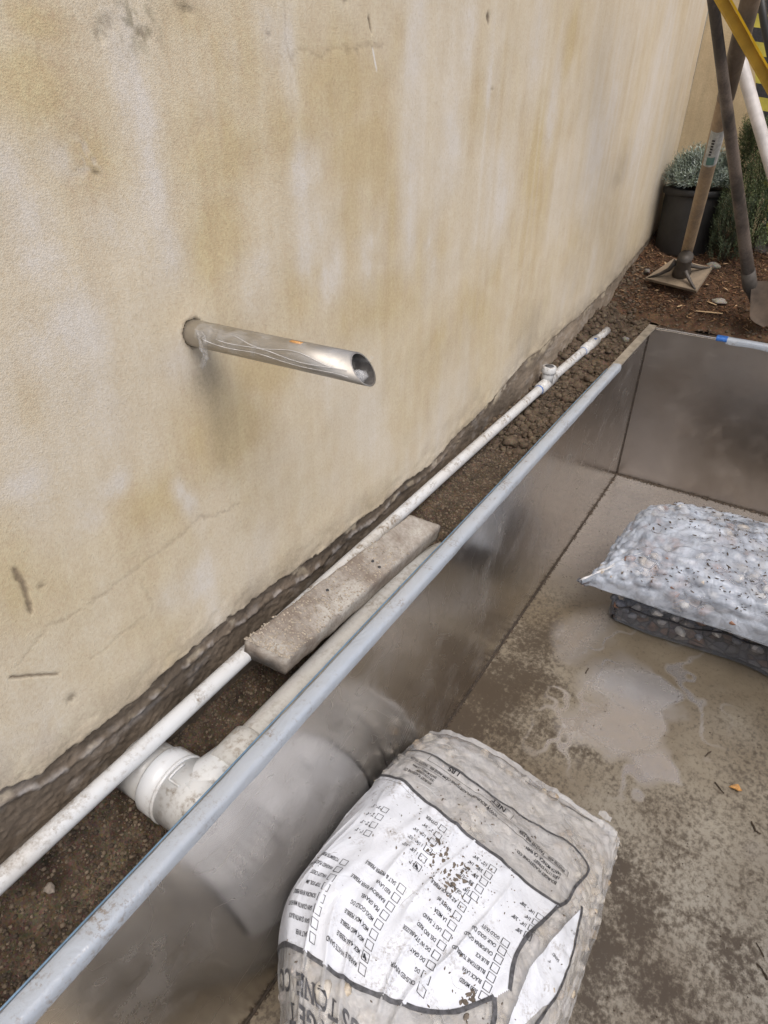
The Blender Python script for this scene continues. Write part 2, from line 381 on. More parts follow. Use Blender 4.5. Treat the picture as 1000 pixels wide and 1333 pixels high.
EDGE = np.array([(-1.5, .11), (.1, .115), (0.216, 0.115), (0.271, 0.085), (0.388, 0.082), (0.466, 0.077), (0.547, 0.083), (0.66, 0.084), (0.777, 0.079), (0.955, 0.062), (1.123, 0.044), (1.29, 0.03), (1.548, 0.019), (1.747, 0.044), (1.975, 0.069), (2.229, 0.112), (2.544, 0.119), (2.837, 0.128), (3.019, 0.139), (3.217, 0.151), (3.576, 0.205), (4.2, 0.30)])
CRACKS = [[(0.992, 1.085), (0.993, 1.013), (1.0, 0.988)], [(0.992, 1.008), (1.023, 1.023), (1.074, 1.021), (1.128, 1.029), (1.162, 1.021), (1.211, 1.033), (1.275, 1.032)], [(0.296, 0.287), (0.35, 0.303), (0.416, 0.299), (0.475, 0.303), (0.539, 0.308), (0.61, 0.32), (0.685, 0.326), (0.763, 0.308)], [(0.529, 0.281), (0.526, 0.241), (0.533, 0.206)], [(0.403, 0.202), (0.481, 0.206), (0.516, 0.214)]]
GOUGES = [([(0.341, 0.428), (0.344, 0.402), (0.343, 0.375), (0.342, 0.352)], .0035), ([(0.283, 0.27), (0.309, 0.252), (0.347, 0.219)], .0022), ([(1.716, 1.10), (1.72, 1.093)], .006), ([(1.225, 1.075), (1.232, 1.058)], .003),]

wall = thing('stucco_wall', 'long stained cream stucco wall beside the steel trough, with the spout', 'wall', (-.8, 2, 0))
ys = np.concatenate([np.arange(-1.5, .148, .02), np.arange(.15, 1.2985, .0028), np.arange(1.3, 2.1975, .0045), np.arange(2.2, 4.151, .009)])
zs = np.concatenate([np.arange(-.40, -.122, .02), np.arange(-.12, .298, .003), np.arange(.30, 1.197, .0045), np.arange(1.2, 2.61, .04)])
Yw, Zw = np.meshgrid(ys, zs, indexing='ij')
ez = np.interp(Yw, EDGE[:, 0], EDGE[:, 1]) - .024*_ss(1.4, .9, Yw) + .010*fbm(Yw*7, Zw*7, 41, 5) + .005*fbm(Yw*70, Zw*70, 47, 3)
below = _ss(.0035, -.0035, Zw-ez)
rough = fbm(Yw*16, Zw*26, 3, 3)*.6 + .55*(.5-np.abs(fbm(Yw*38, Zw*60, 5, 4))*1.6) - .2 + .35*fbm(Yw*120, Zw*140, 6, 2)
Xw = -.8 + .0016*fbm(Yw*7, Zw*7, 9, 3) + .004*fbm(Yw*1.3, Zw*1.3, 8, 2)
frr = _ss(1.4, 2.4, Yw)
Xw = Xw + below*(-.009*(1-.6*frr) + .0036*(1-.2*frr)*rough) + _ss(.09, .0, Zw-ez)*(1-below)*.0022*fbm(Yw*30, Zw*40, 12, 4)
ledge = _ss(.012, .0, np.abs(Zw-(ez-.035+.012*fbm(Yw*5, Yw*0+3, 77, 3))))          # crumbled lower lip of old render
Xw = Xw + below*ledge*.004*_ss(2.0, 1.3, Yw)
dh = np.hypot(Yw-.7165, Zw-.652); Xw = Xw - .012*_ss(.0214, .0200, dh)
warp_y = Yw + .02*fbm(Yw*6, Zw*6, 61, 3); warp_z = Zw + .03*fbm(Yw*6, Zw*6, 63, 3)
def blobs(lst, amp=1.0, hard=1.0):
    r = np.zeros(Yw.shape)
    for (y, z, ry, rz) in lst:
        ry *= .62; rz *= .62
        m = (abs(ys-y) < 3.6*ry+.06)
        i = np.where(m)[0]
        if len(i) == 0: continue
        s = slice(i[0], i[-1]+1)
        d = ((warp_y[s]-y)/ry)**2 + ((warp_z[s]-z)/rz)**2
        r[s] = np.maximum(r[s], np.exp(-.5*d*hard))
    return np.clip(r*amp, 0, 1)
stre = fbm(Yw*15, Zw*1.1, 101, 5); cloud = fbm(Yw*4.2, Zw*3.2, 103, 5)
mot = fbm(Yw*24, Zw*20, 109, 4); mot2 = fbm(Yw*60, Zw*50, 113, 3)
O = np.clip(blobs(W_O, .95) + .55*(.18+cloud) * 1.0 + .22*stre + .22*mot + .08*mot2, 0, 1)
Wt = np.clip(blobs(W_WT, .95)*(.8+.6*stre+.6*mot+.3*mot2) + .42*np.clip(-cloud-.05+.7*stre, 0, 1)*1.6, 0, 1)
fine_st = fbm(Yw*48, Zw*1.4, 115, 4); Wt = np.clip(Wt + .42*_ss(.9, 2.4, Yw)*np.clip(fine_st+.05, 0, 1)*_ss(.2, .7, Zw), 0, 1); O = np.clip(O + .30*_ss(.9, 2.2, Yw)*np.clip(-fine_st, 0, 1)*_ss(.1, .6, Zw), 0, 1)
Wt = np.clip(Wt + .55*_ss(2.2, 3.4, Yw)*np.clip(fbm(Yw*11, Zw*.5, 107, 4)*1.8, 0, 1)*_ss(.3, .8, Zw), 0, 1)
D = blobs([d for d in W_D if d[2] < .02 and not (1.2 < d[0] < 1.25)], .8, 1.4)
DS = blobs([d for d in W_D if d[2] >= .02], .28)  # broad dark patches, with the painted spout and pot shadows among them
cream = np.array([.675, .59, .445]); ochre = np.array([.585, .47, .275]); white = np.array([.71, .665, .595]); dark = np.array([.12, .09, .06]); greyb = np.array([.20, .165, .125])
C = np.tile(cream, Yw.shape+(1,))
def lay(C, m, c): return C*(1-m[..., None]) + np.array(c)*m[..., None]
C = lay(C, O*.88, ochre); C = lay(C, Wt*.80, white)
sc = _ss(.2, .6, fbm(Yw*3, Zw*3, 120, 5))*_ss(.55, .1, Zw); C = lay(C, sc*.18, (.36, .29, .19))
C = lay(C, _ss(3.0, 4.1, Yw)*.18, (.40, .33, .24))
grime = _ss(.11, .0, Zw-ez)*_ss(-.45, .45, fbm(Yw*9, Zw*13, 131, 5)+.15*(Yw > .9)); C = lay(C, grime*.55, (.34, .28, .205))
g2 = _ss(.26, .02, Zw-ez)*_ss(0, .5, fbm(Yw*6, Zw*9, 137, 5))*_ss(.5, 1.6, Yw); C = lay(C, g2*.38, (.36, .30, .22))
C = lay(C, DS, greyb); C = lay(C, D*.85*_ss(-.4, .3, fbm(Yw*90, Zw*90, 139, 3)+.2), dark)
mott = np.exp(-(((Yw-.70)/.035)**2+((Zw-1.045)/.03)**2))*_ss(.0, .3, fbm(Yw*110, Zw*110, 141, 3)); C = lay(C, mott*.6, (.20, .18, .11))
peel = np.exp(-(((Yw-.585)/.022)**2+((Zw-.905)/.022)**2))*_ss(-.15, .2, fbm(Yw*100, Zw*100, 151, 3)); C = lay(C, peel*.6, (.66, .62, .56)); Xw = Xw - .0012*peel
Xw = Xw - .002*D
for i, cr in enumerate(CRACKS):
    wy = Yw + .012*fbm(Yw*26, Zw*26, 160+i, 4); wz = Zw + .016*fbm(Yw*26, Zw*26, 170+i, 4)
    m = _ss(.0042, .0008, seg_dist(wy, wz, cr)); C = lay(C, m*(.32 if i in (1, 2) else .2), (.28, .21, .14)); Xw = Xw - .0004*m
for gp, w in GOUGES:
    m = _ss(w*1.6, w*.5, seg_dist(Yw+.003*fbm(Yw*80, Zw*80, 180, 2), Zw, gp)); C = lay(C, m*.75, (.17, .13, .09)); Xw = Xw - .002*m
m = _ss(.003, .001, seg_dist(Yw, Zw, [(1.236, 1.03), (1.249, .999)])); C = lay(C, m, (.8, .78, .74))
halo = _ss(.028, .0215, dh + .006*fbm(Yw*60, Zw*60, 190, 3)); C = lay(C, halo*.35, (.22, .18, .13))
spout_shadow = np.exp(-((Yw-.735-.05*(.65-Zw))/.03)**2)*_ss(.62, .56, Zw)*_ss(.30, .55, Zw); C = lay(C, spout_shadow*.38, (.33, .27, .18))  # soft cast shadow below the spout, painted into the wall colour
band = np.array([.150, .120, .090])*(1+.38*rough[..., None])*(1+.45*fbm(Yw*7, Zw*14, 231, 4))[..., None] + .08*_ss(.1, .6, fbm(Yw*22, Zw*40, 200, 4))[..., None]
band = band + ledge[..., None]*.20*_ss(-.1, .35, fbm(Yw*40, Zw*40, 210, 3))[..., None]*_ss(1.9, 1.2, Yw)[..., None]
farb = _ss(2.0, 2.6, Yw)[..., None]; band = band*(1-farb) + farb*(band*1.1+np.array([.11, .092, .070]))
lip = _ss(.011, .002, np.abs(Zw-ez))*_ss(-.2, .3, fbm(Yw*50, Zw*50, 220, 3)); 
C = lay(C, lip*.5*(1-below), (.50, .42, .30))
smear = _ss(.030, .0, Zw-ez)*_ss(-.3, .35, fbm(Yw*26, Zw*34, 241, 4))*(1-below); C = lay(C, smear*.6, (.30, .25, .19))
keep = below*_ss(.10, .40, fbm(Yw*20, Zw*30, 243, 4))*_ss(-.05, -.01, Zw-ez)
bl = np.clip(below-keep*.75, 0, 1)[..., None]
C = C*(1-bl) + np.clip(band, .02, .5)*bl
Vw = np.stack([Xw, Yw, Zw], -1).reshape(-1, 3); Fw = grid_faces(len(ys), len(zs))
mk('stucco_face', Vw, Fw[:, ::-1], M['stucco'], wall, True, C.reshape(-1, 3))
V, F = box(-1.02, -.84, -1.5, 4.35, -.6, 2.6); mk('wall_core', V, F, M['concrete'], wall, False)
V, F = box(-1.05, -.785, -1.5, 4.12, 2.603, 2.66, .01); mk('wall_cap', V, F, M['concrete'], wall, False)

bw = thing('stucco_wall', 'short tan stucco wall across the far end behind the plants', 'wall', (0, 4.15, 0))
xs = np.arange(-.8, 3.2, .015); z2 = np.arange(-.1, 2.61, .015)
Xb, Zb = np.meshgrid(xs, z2, indexing='ij')
Yb = 4.15 + .004*fbm(Xb*5, Zb*5, 301, 3)
Cb = np.tile(np.array([.50, .395, .245]), Xb.shape+(1,))
Cb = lay(Cb, np.clip(.4+fbm(Xb*5, Zb*2, 303, 5), 0, 1)*.5, (.56, .47, .33)); Cb = lay(Cb, _ss(.1, .6, fbm(Xb*12, Zb*4, 305, 5))*.35, (.36, .28, .17))
mk('stucco_face', np.stack([Xb, Yb, Zb], -1).reshape(-1, 3), grid_faces(len(xs), len(z2)), M['stucco'], bw, True, Cb.reshape(-1, 3))
V, F = box(-.8, 3.2, 4.17, 4.36, -.3, 2.6); mk('wall_core', V, F, M['concrete'], bw, False)

# ================================================================== GROUND AND SOIL
TX0, TX1, TY0, TY1, ZF = -.585, .98, -.75, 3.315, -.808        # inside of the trough
g = G()
for (a0, a1, b0, b1) in [(-150, -1.02, -150, 150), (1.75, 150, -150, 150), (-1.02, 1.75, 4.36, 150), (-1.02, 1.75, -150, -1.5)]:
    g.add(*([(a0, b0, -.03), (a1, b0, -.03), (a1, b1, -.03), (a0, b1, -.03)], [(0, 1, 2, 3)]))
tag(g.build('ground', M['ground'], None, False), kind='structure')

YH = np.array([(-1.6, -.17), (.3, -.19), (.5, -.21), (.95, -.22), (1.12, -.15), (1.28, -.085), (1.8, -.060), (2.4, -.05), (2.9, -.028), (3.25, -.012), (3.34, -.004), (3.42, .05), (3.6, .135), (3.9, .225), (4.16, .30)])
def soil_h(x, y):
    h = np.interp(y, YH[:, 0], YH[:, 1])
    h = h + .085*_ss(-.73, -.81, x)*_ss(1.3, .9, y) + .02*_ss(-.72, -.8, x)*_ss(.9, 1.4, y)*_ss(3.6, 2.6, y)
    h = h + .065*_ss(-.68, -.8, x)*_ss(2.3, 3.2, y)*_ss(3.9, 3.3, y)
    h = h*(1-.75*_ss(.3, 1.2, x)*(y > 3.3))
    am = .012 + .012*_ss(1.9, 2.6, y)*_ss(3.6, 3.2, y)
    return h + am*fbm(x*14, y*14, 401, 5) + .004*fbm(x*60, y*60, 403, 3)
def soil_sheet(name, x0, x1, y0, y1, st, mat, kind='structure'):
    xs = np.append(np.arange(x0, x1, st), x1); ys_ = np.append(np.arange(y0, y1, st), y1)
    X, Y = np.meshgrid(xs, ys_, indexing='ij'); Zs = soil_h(X, Y)
    o = mk(name, np.stack([X, Y, Zs], -1).reshape(-1, 3), grid_faces(len(xs), len(ys_)), mat, None, True)
    return tag(o, kind=kind)
M['mulchsoil'] = m_soil('mulch_soil', (.035, .022, .014), (.085, .050, .030), (.15, .09, .05), 1.3)
M['pitsoil'] = m_soil('granular_soil', (.030, .022, .016), (.085, .062, .042), (.17, .125, .085), 1.2)
soil_sheet('soil', -.845, -.596, -1.5, 3.345, .0045, M['pitsoil'])
soil_sheet('mulch_bed', -.845, .55, 3.345, 4.16, .006, M['mulchsoil'])
soil_sheet('soil', .55, 1.75, 3.345, 4.16, .03, M['soil'])
soil_sheet('soil', .995, 1.75, -1.5, 3.345, .03, M['soil'])
soil_sheet('soil', -.596, .995, -1.5, -.77, .03, M['soil'])

# crumbs and clods scattered over the soil: uncountable, one mesh each
def rock_proto(seed, sub=1):
    import bmesh
    bm = bmesh.new(); bmesh.ops.create_icosphere(bm, subdivisions=sub, radius=1.0)
    r = random.Random(seed); o3 = Vector((r.random()*50, r.random()*50, r.random()*50))
    for v in bm.verts: v.co *= 1+.38*noise.noise(v.co*1.4+o3)+.12*noise.noise(v.co*4+o3)
    V = np.array([v.co[:] for v in bm.verts]); F = np.array([[v.index for v in f.verts] for f in bm.faces]); bm.free(); return V, F
ROCKS = [rock_proto(i, 1) for i in range(6)]
ROCKS2 = [rock_proto(20+i, 2) for i in range(6)]
def rnd_rot(n):
    q = RNG.normal(size=(n, 4)); q /= np.linalg.norm(q, axis=1)[:, None]; w, x, y, z = q.T
    return np.stack([np.stack([1-2*(y*y+z*z), 2*(x*y-z*w), 2*(x*z+y*w)], -1), np.stack([2*(x*y+z*w), 1-2*(x*x+z*z), 2*(y*z-x*w)], -1), np.stack([2*(x*z-y*w), 2*(y*z+x*w), 1-2*(x*x+y*y)], -1)], 1)
def scatter(name, P, S, mat, protos=ROCKS, parent=None, flat=(1, 1, .75), colors=None, kind='stuff', label=None, yaw=False, smooth=True):
    n = len(P); R = rnd_rot(n)
    if yaw:
        th = RNG.uniform(0, math.tau, n); zz, oo = np.zeros(n), np.ones(n); ti = RNG.normal(0, .18, n)
        R = np.stack([np.stack([np.cos(th), -np.sin(th), zz], -1), np.stack([np.sin(th), np.cos(th), zz], -1), np.stack([ti, zz, oo], -1)], 1)
    Vs = []; Fs = []; Cs = []; off = 0
    idx = RNG.integers(0, len(protos), n)
    for k, (V0, F0) in enumerate(protos):
        m = np.where(idx == k)[0]
        if len(m) == 0: continue
        W_ = (np.einsum('nij,vj->nvi', R[m], V0*np.array(flat)) if yaw else np.einsum('nij,vj->nvi', R[m], V0)*np.array(flat))*np.asarray(S)[m][:, None, None] + np.asarray(P)[m][:, None, :]
        Vs.append(W_.reshape(-1, 3)); Fs.append((F0[None]+(np.arange(len(m))*len(V0))[:, None, None]+off).reshape(-1, 3)); off += len(m)*len(V0)
        if colors is not None: Cs.append(np.repeat(np.asarray(colors)[m], len(V0), axis=0))
    o = mk(name, np.concatenate(Vs), np.concatenate(Fs), mat, parent, smooth, np.concatenate(Cs) if Cs else None)
    tag(o, kind=kind)
    if label: o['label'] = label
    return o
def on_soil(n, x0, x1, y0, y1, s0, s1, sink=.3):
    x = RNG.uniform(x0, x1, n); y = RNG.uniform(y0, y1, n); s = s0*(s1/s0)**(RNG.random(n)**2.2)
    return np.stack([x, y, soil_h(x, y)+s*sink], -1), s
P, S = on_soil(26000, -.83, -.60, .0, 2.5, .0012, .0052, .1); cc = np.array([(.05, .037, .026), (.09, .066, .043), (.13, .098, .066), (.17, .132, .092), (.07, .052, .036)])[RNG.integers(0, 5, len(P))]
M['crumb'] = m_vcol('soil_crumb')
scatter('soil_crumbs', P, S, M['crumb'], colors=cc, label='loose brown soil crumbs between the wall and the trough')
P, S = on_soil(2600, -.82, -.60, 1.85, 3.36, .002, .021); scatter('soil_clods', P, S, M['clod'], smooth=False, label='grey clay clods heaped round the end of the white pipe')
P, S = on_soil(900, -.82, .45, 3.33, 3.55, .002, .010); scatter('soil_clods', P, S, M['clod'], label='small clay clods behind the far rim of the trough')
P, S = on_soil(420, -.8, -.68, 3.3, 3.7, .003, .014); scatter('soil_clods', P, S, M['clod'], smooth=False, label='clay clods along the wall foot near the tamper')

# mulch slivers
def slivers(n, x0, x1, y0, y1, l0, l1, name, cols, lift=.004, label=None):
    x = RNG.uniform(x0, x1, n); y = RNG.uniform(y0, y1, n); z = soil_h(x, y)+RNG.uniform(.001, lift, n)
    L = l0*(l1/l0)**(RNG.random(n)**2.0); w = L*RNG.uniform(.07, .22, n); a = RNG.uniform(0, math.tau, n); t = RNG.normal(0, .28, n)
    d = np.stack([np.cos(a)*np.cos(t), np.sin(a)*np.cos(t), np.sin(t)], -1); s = np.stack([-np.sin(a), np.cos(a), RNG.normal(0, .4, n)], -1)
    up = np.cross(d, s); up /= np.linalg.norm(up, axis=1)[:, None]
    c = np.stack([x, y, z], -1); H = (L/2)[:, None]; Wd = (w/2)[:, None]
    V = np.stack([c-d*H, c-s*Wd+up*Wd*.2, c+s*Wd-up*Wd*.1, c+d*H, c+up*Wd*.9], 1)
    b = (np.arange(n)*5)[:, None, None]; F = np.array([[0, 1, 4], [1, 3, 4], [3, 2, 4], [2, 0, 4], [0, 2, 1], [1, 2, 3]])[None]+b
    cc = np.array(cols)[RNG.integers(0, len(cols), n)]*RNG.uniform(.6, 1.3, n)[:, None]
    o = mk(name, V.reshape(-1, 3), F.reshape(-1, 3), M['chips'], None, False, np.repeat(cc, 5, axis=0)); tag(o, label=label, kind='stuff')
BR = [(.17, .075, .035), (.26, .125, .06), (.09, .045, .028), (.28, .16, .08), (.06, .035, .022), (.16, .085, .05)]
slivers(20000, -.8, .45, 3.40, 4.14, .008, .04, 'bark_mulch', BR, .012, 'reddish brown shredded bark mulch on the bed behind the trough')
slivers(1300, -.79, .4, 3.38, 4.1, .015, .05, 'bark_mulch', [(.36, .22, .11), (.42, .28, .16)], .018, 'paler slivers of bark lying on the mulch')

# ================================================================== STEEL TROUGH
tr = thing('steel_trough', 'long open brushed stainless steel trough sunk in the soil along the wall', 'trough', (0, 1.3, ZF))
T = .006
def panel(name, ax, x0, x1, y0, y1, z0, z1, mat):
    V, F = box(x0, x1, y0, y1, z0, z1, .0012); return mk(name, V, F, mat, tr, False)
panel('side_panel', 0, TX0-T, TX0, TY0, TY1, ZF-.01, -.010, M['steel_side'])
panel('side_panel', 0, TX1, TX1+T, TY0, TY1, ZF-.01, -.010, M['steel_side'])
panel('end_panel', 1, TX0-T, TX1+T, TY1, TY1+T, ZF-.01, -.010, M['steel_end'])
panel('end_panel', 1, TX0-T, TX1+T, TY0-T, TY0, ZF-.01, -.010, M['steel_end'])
# floor with dried mud, painted as albedo masks
xs = np.arange(TX0, TX1+.001, .006); yf = np.arange(TY0, TY1+.001, .006)
Xf, Yf = np.meshgrid(xs, yf, indexing='ij')
MUD = [(-0.52, 1.562, 0.121, 0.147, 1), (-0.552, 1.387, 0.102, 0.098, 1), (-0.475, 1.881, 0.117, 0.13, 0.7), (-0.457, 1.687, 0.165, 0.095, 0.9), (-0.447, 1.973, 0.06, 0.09, 0.8), (-0.431, 1.427, 0.152, 0.08, 0.6), (-0.582, 2.158, 0.096, 0.213, 0.3), (-0.563, 2.698, 0.109, 0.279, 0.2), (0.106, 1.085, 0.079, 0.147, 0.8), (0.049, 0.944, 0.057, 0.113, 0.9), (0.021, 1.173, 0.063, 0.091, 0.9), (0.148, 1.33, 0.086, 0.099, 0.4), (0.34, 1.108, 0.075, 0.097, 0.7), (0.197, 0.94, 0.109, 0.069, 0.8), (0.26, 1.161, 0.059, 0.061, 0.5), (0.346, 1.33, 0.062, 0.069, 0.3), (0.161, 1.477, 0.114, 0.082, 0.25), (0.065, 1.416, 0.136, 0.081, 0.35), (0.049, 0.828, 0.072, 0.066, 0.7), (-0.229, 1.519, 0.15, 0.079, 0.7), (-0.372, 1.293, 0.143, 0.086, 0.6), (-0.553, 1.178, 0.095, 0.085, 0.8), (.6, 1.0, .2, .3, .6), (.5, 2.0, .2, .3, .4), (.1, .2, .3, .3, .6)]
PUD = [[(-0.222, 1.872), (-0.143, 1.939), (-0.038, 1.954), (0.049, 1.904), (0.004, 1.796), (0.035, 1.723), (0.015, 1.622), (-0.083, 1.535), (-0.155, 1.566), (-0.20, 1.57), (-0.215, 1.61), (-0.155, 1.695), (-0.164, 1.769), (-0.231, 1.767)],
       [(-0.029, 1.56), (0.036, 1.635), (0.093, 1.588), (0.115, 1.538), (0.061, 1.529), (0.023, 1.495)],
       [(-0.383, 1.964), (-0.351, 2.096), (-0.31, 2.175), (-0.298, 2.094), (-0.318, 1.996), (-0.344, 1.893)]]
wx = Xf + .03*fbm(Xf*9, Yf*9, 501, 4); wy = Yf + .03*fbm(Xf*9, Yf*9, 503, 4)
mud = np.full(Xf.shape, .28)+.25*fbm(Xf*3, Yf*3, 505, 4)
for (x, y, rx, ry, v) in MUD: mud = np.maximum(mud, .2+v*.85*np.exp(-.5*(((wx-x)/(rx*.75))**2+((wy-y)/(ry*.75))**2)))
mud = mud*(1-.75*_ss(1.85, 2.2, Yf)*_ss(-.45, -.3, Xf)) - .25*_ss(2.3, 2.9, Yf)
light = np.clip(.25+.7*fbm(Xf*4, Yf*4, 507, 5)+.55*np.exp(-(((Xf-.30)/.22)**2+((Yf-1.2)/.32)**2))-.35*_ss(1.7, 2.2, Yf), 0, 1)
clean = np.zeros(Xf.shape)
pw, qw = Xf+.008*fbm(Xf*25, Yf*25, 511, 3), Yf+.008*fbm(Xf*25, Yf*25, 513, 3)
for i, p in enumerate(PUD):
    ins = inpoly(pw, qw, p); d = seg_dist(pw, qw, p+[p[0]])
    soft = .012+.075*_ss(-.05, -.22, pw)+.03*_ss(-.1, .4, fbm(Xf*7, Yf*7, 521, 3)); clean = np.maximum(clean, _ss(-soft, soft*.5, np.where(ins, d, -d))*(.80+.25*fbm(Xf*11, Yf*11, 523, 4)))
arcs = 1-np.abs(fbm(Xf*6+.5*Yf, Yf*6, 531, 3)); clean = np.maximum(clean, .75*_ss(.93, .99, arcs)*_ss(1.35, 1.5, Yf)*_ss(2.25, 2.0, Yf)*_ss(-.38, -.28, Xf)*_ss(.25, .05, Xf))
clean = np.maximum(clean, .35*_ss(.25, .6, fbm(Xf*5+3, Yf*5, 517, 5))*_ss(1.35, 1.6, Yf)*_ss(2.2, 1.9, Yf)*_ss(-.35, -.2, Xf))
clean = np.maximum(clean, .45*_ss(2.1, 2.5, Yf))
fl = mk('floor_panel', np.stack([Xf, Yf, np.full(Xf.shape, ZF)], -1).reshape(-1, 3), grid_faces(len(xs), len(yf)), M['floor'], tr, True, np.stack([np.clip(mud, 0, 1), light, clean*.9], -1).reshape(-1, 3))
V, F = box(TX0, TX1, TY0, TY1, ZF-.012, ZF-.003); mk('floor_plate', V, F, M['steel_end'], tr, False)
# rim: folded steel lip on the four sides
M['rim_dusty'] = simple('dusty_rim', (.34, .30, .24), .6, .35, 25, .35, .3, 120, .001)
def rim(x0, x1, y0, y1, m='steel_bright'): 
    V, F = box(x0, x1, y0, y1, -.0095, .0, .002); return mk('rim', V, F, M[m], tr, False)
rim(*(-.597, -.561, TY0-.02, TY1+.020), 'rim_dusty'); rim(.965, 1.0, TY0-.02, TY1+.02); rim(-.5605, .9645, TY1-.012, TY1+.020); rim(-.5605, .9645, TY0-.02, TY0+.012)
# weld beads
def bead(p, q, r, name='weld_seam', mat='steel_end', seed=0):
    n = max(10, int(np.linalg.norm(np.subtract(q, p))/.012)); t = np.linspace(0, 1, n)[:, None]
    P = np.array(p)*(1-t)+np.array(q)*t; rr = r*(1+.35*np.array([noise.noise(Vector((i*.7, seed, 0))) for i in range(n)]))
    V, F = tube(P, rr, 7); return mk(name, V, F, M[mat], tr, True)
M['seam'] = simple('dirty_weld', (.05, .038, .028), .8, .3, 90, .6, .5, 200, .002)
bead((TX0+.001, TY0, ZF+.001), (TX0+.001, TY1, ZF+.001), .0042, mat='seam'); bead((TX0, TY1-.001, ZF+.001), (TX1, TY1-.001, ZF+.001), .006, mat='seam', seed=3); bead((TX0+.001, TY1-.001, ZF), (TX0+.001, TY1-.001, -.02), .0045, mat='seam', seed=5)
# grit in the far corner line
n = 700; x = RNG.uniform(TX0, TX1, n); P = np.stack([x, TY1-.004-np.abs(RNG.normal(0, .008, n)), np.full(n, ZF+.002)], -1)
y = RNG.uniform(0, TY1, 500); P = np.concatenate([P, np.stack([TX0+.003+np.abs(RNG.normal(0, .004, 500)), y, np.full(500, ZF+.001)], -1)])
scatter('corner_grit', P, RNG.uniform(.001, .0045, len(P)), M['mudspot'], label='dark grit gathered in the floor seams of the trough')
# protective film folded over the rim
def rim_film(p0, p1, side, w0, w1, seed, drop=.018):
    """film over the rim from p0 to p1; side = +1 when the inside of the trough is to the +x side"""
    p0 = np.array(p0, float); p1 = np.array(p1, float); L = np.linalg.norm(p1-p0); n = int(L/.012); d = (p1-p0)/L
    s = np.array([side[0], side[1], 0.0]); V = []; prof = [(-w0*.5, -.001), (-w0*.5, .0035), (-w0*.42, .0052), (-w0*.10, .0060), (w0*.22, .0068), (w0*.42, .0050), (w0*.5, -.001), (w0*.53, -.010), (w0*.50, -drop)]
    for i in range(n+1):
        t = i/n; c = p0+d*L*t; a = noise.noise(Vector((t*L*3, seed, 0))); b = noise.noise(Vector((t*L*14, seed, 4)))
        for k, (u, z) in enumerate(prof):
            e = noise.noise(Vector((t*L*26, k*1.7, seed)))
            uu = u*(1+w1*a*(.8 if k else .4)) + .0012*b + (.0016*e if 0 < k < 7 else .0)
            zz = z + (.0012*e if 0 < k < 8 else (.006*b if k == 8 else 0))
            V.append(c + s*uu + np.array([0, 0, zz]))
    m = len(prof); F = grid_faces(n+1, m)
    return np.array(V), F
V, F = rim_film((-.5740, TY0, 0), (-.5725, 2.72, 0), (1, 0), .034, .10, 1)
fm = mk('protective_film', V, F[:, ::-1], M['film_rim'], tr, True); fm['label'] = 'pale blue protective film over the wall-side rim'
V, F = rim_film((-.25, TY1+.003, 0), (.95, TY1+.003, 0), (0, -1), .040, .10, 2)
fm = mk('protective_film', V, F, M['film_rim'], tr, True); fm['label'] = 'bluish protective film over the far rim'
V, F = tube([(-.5945+.001*math.sin(y*5), y, .0035) for y in np.arange(-.7, 2.7, .05)], .0018, 6); mk('film_edge', V, F, M['blue_edge'], tr)
V, F = rim_film((-.292, TY1+.003, .001), (-.246, TY1+.003, .001), (0, -1), .043, .03, 3, .012); mk('blue_tape', V, F, M['blue'], tr, True)

# ================================================================== SPOUT
sp = thing('water_spout', 'stainless steel spout pipe sticking out of the stucco wall, scupper cut at its end', 'spout', (-.8, .7155, .652))
R0, R1 = .0205, .0185; n = 40; L0, L1 = -.83, -.475
prof = [(L0, R0, 0), (-.6, R0, 0), (L1, R0, 1), (L1-.0006, (R0+R1)/2, 1), (L1, R1, 1), (-.6, R1, 0), (L0, R1, 0)]
V = []; F = []
for (x, r, cut) in prof:
    for k in range(n):
        a = math.tau*k/n; cy, cz = math.cos(a)*r, math.sin(a)*r
        zz = .652 + (x+.8)*.028
        V.append((x - (cz*.75+.004 if cut else 0), .7155+cy, zz+cz))
for i in range(len(prof)-1):
    for k in range(n):
        j = (k+1) % n; F.append((i*n+k, (i+1)*n+k, (i+1)*n+j, i*n+j))
pp = mk('pipe', V, F[:n*4], M['steel_spout'], sp); M['bore'] = simple('shaded_bore', (.16, .15, .14), .5, .6, 60, .4); mk('bore', V, F[n*4:], M['bore'], sp)  # bore coloured dark to paint in the shade of the mouth
def ax(x): return np.array([x, .7155, .652+(x+.8)*.028])
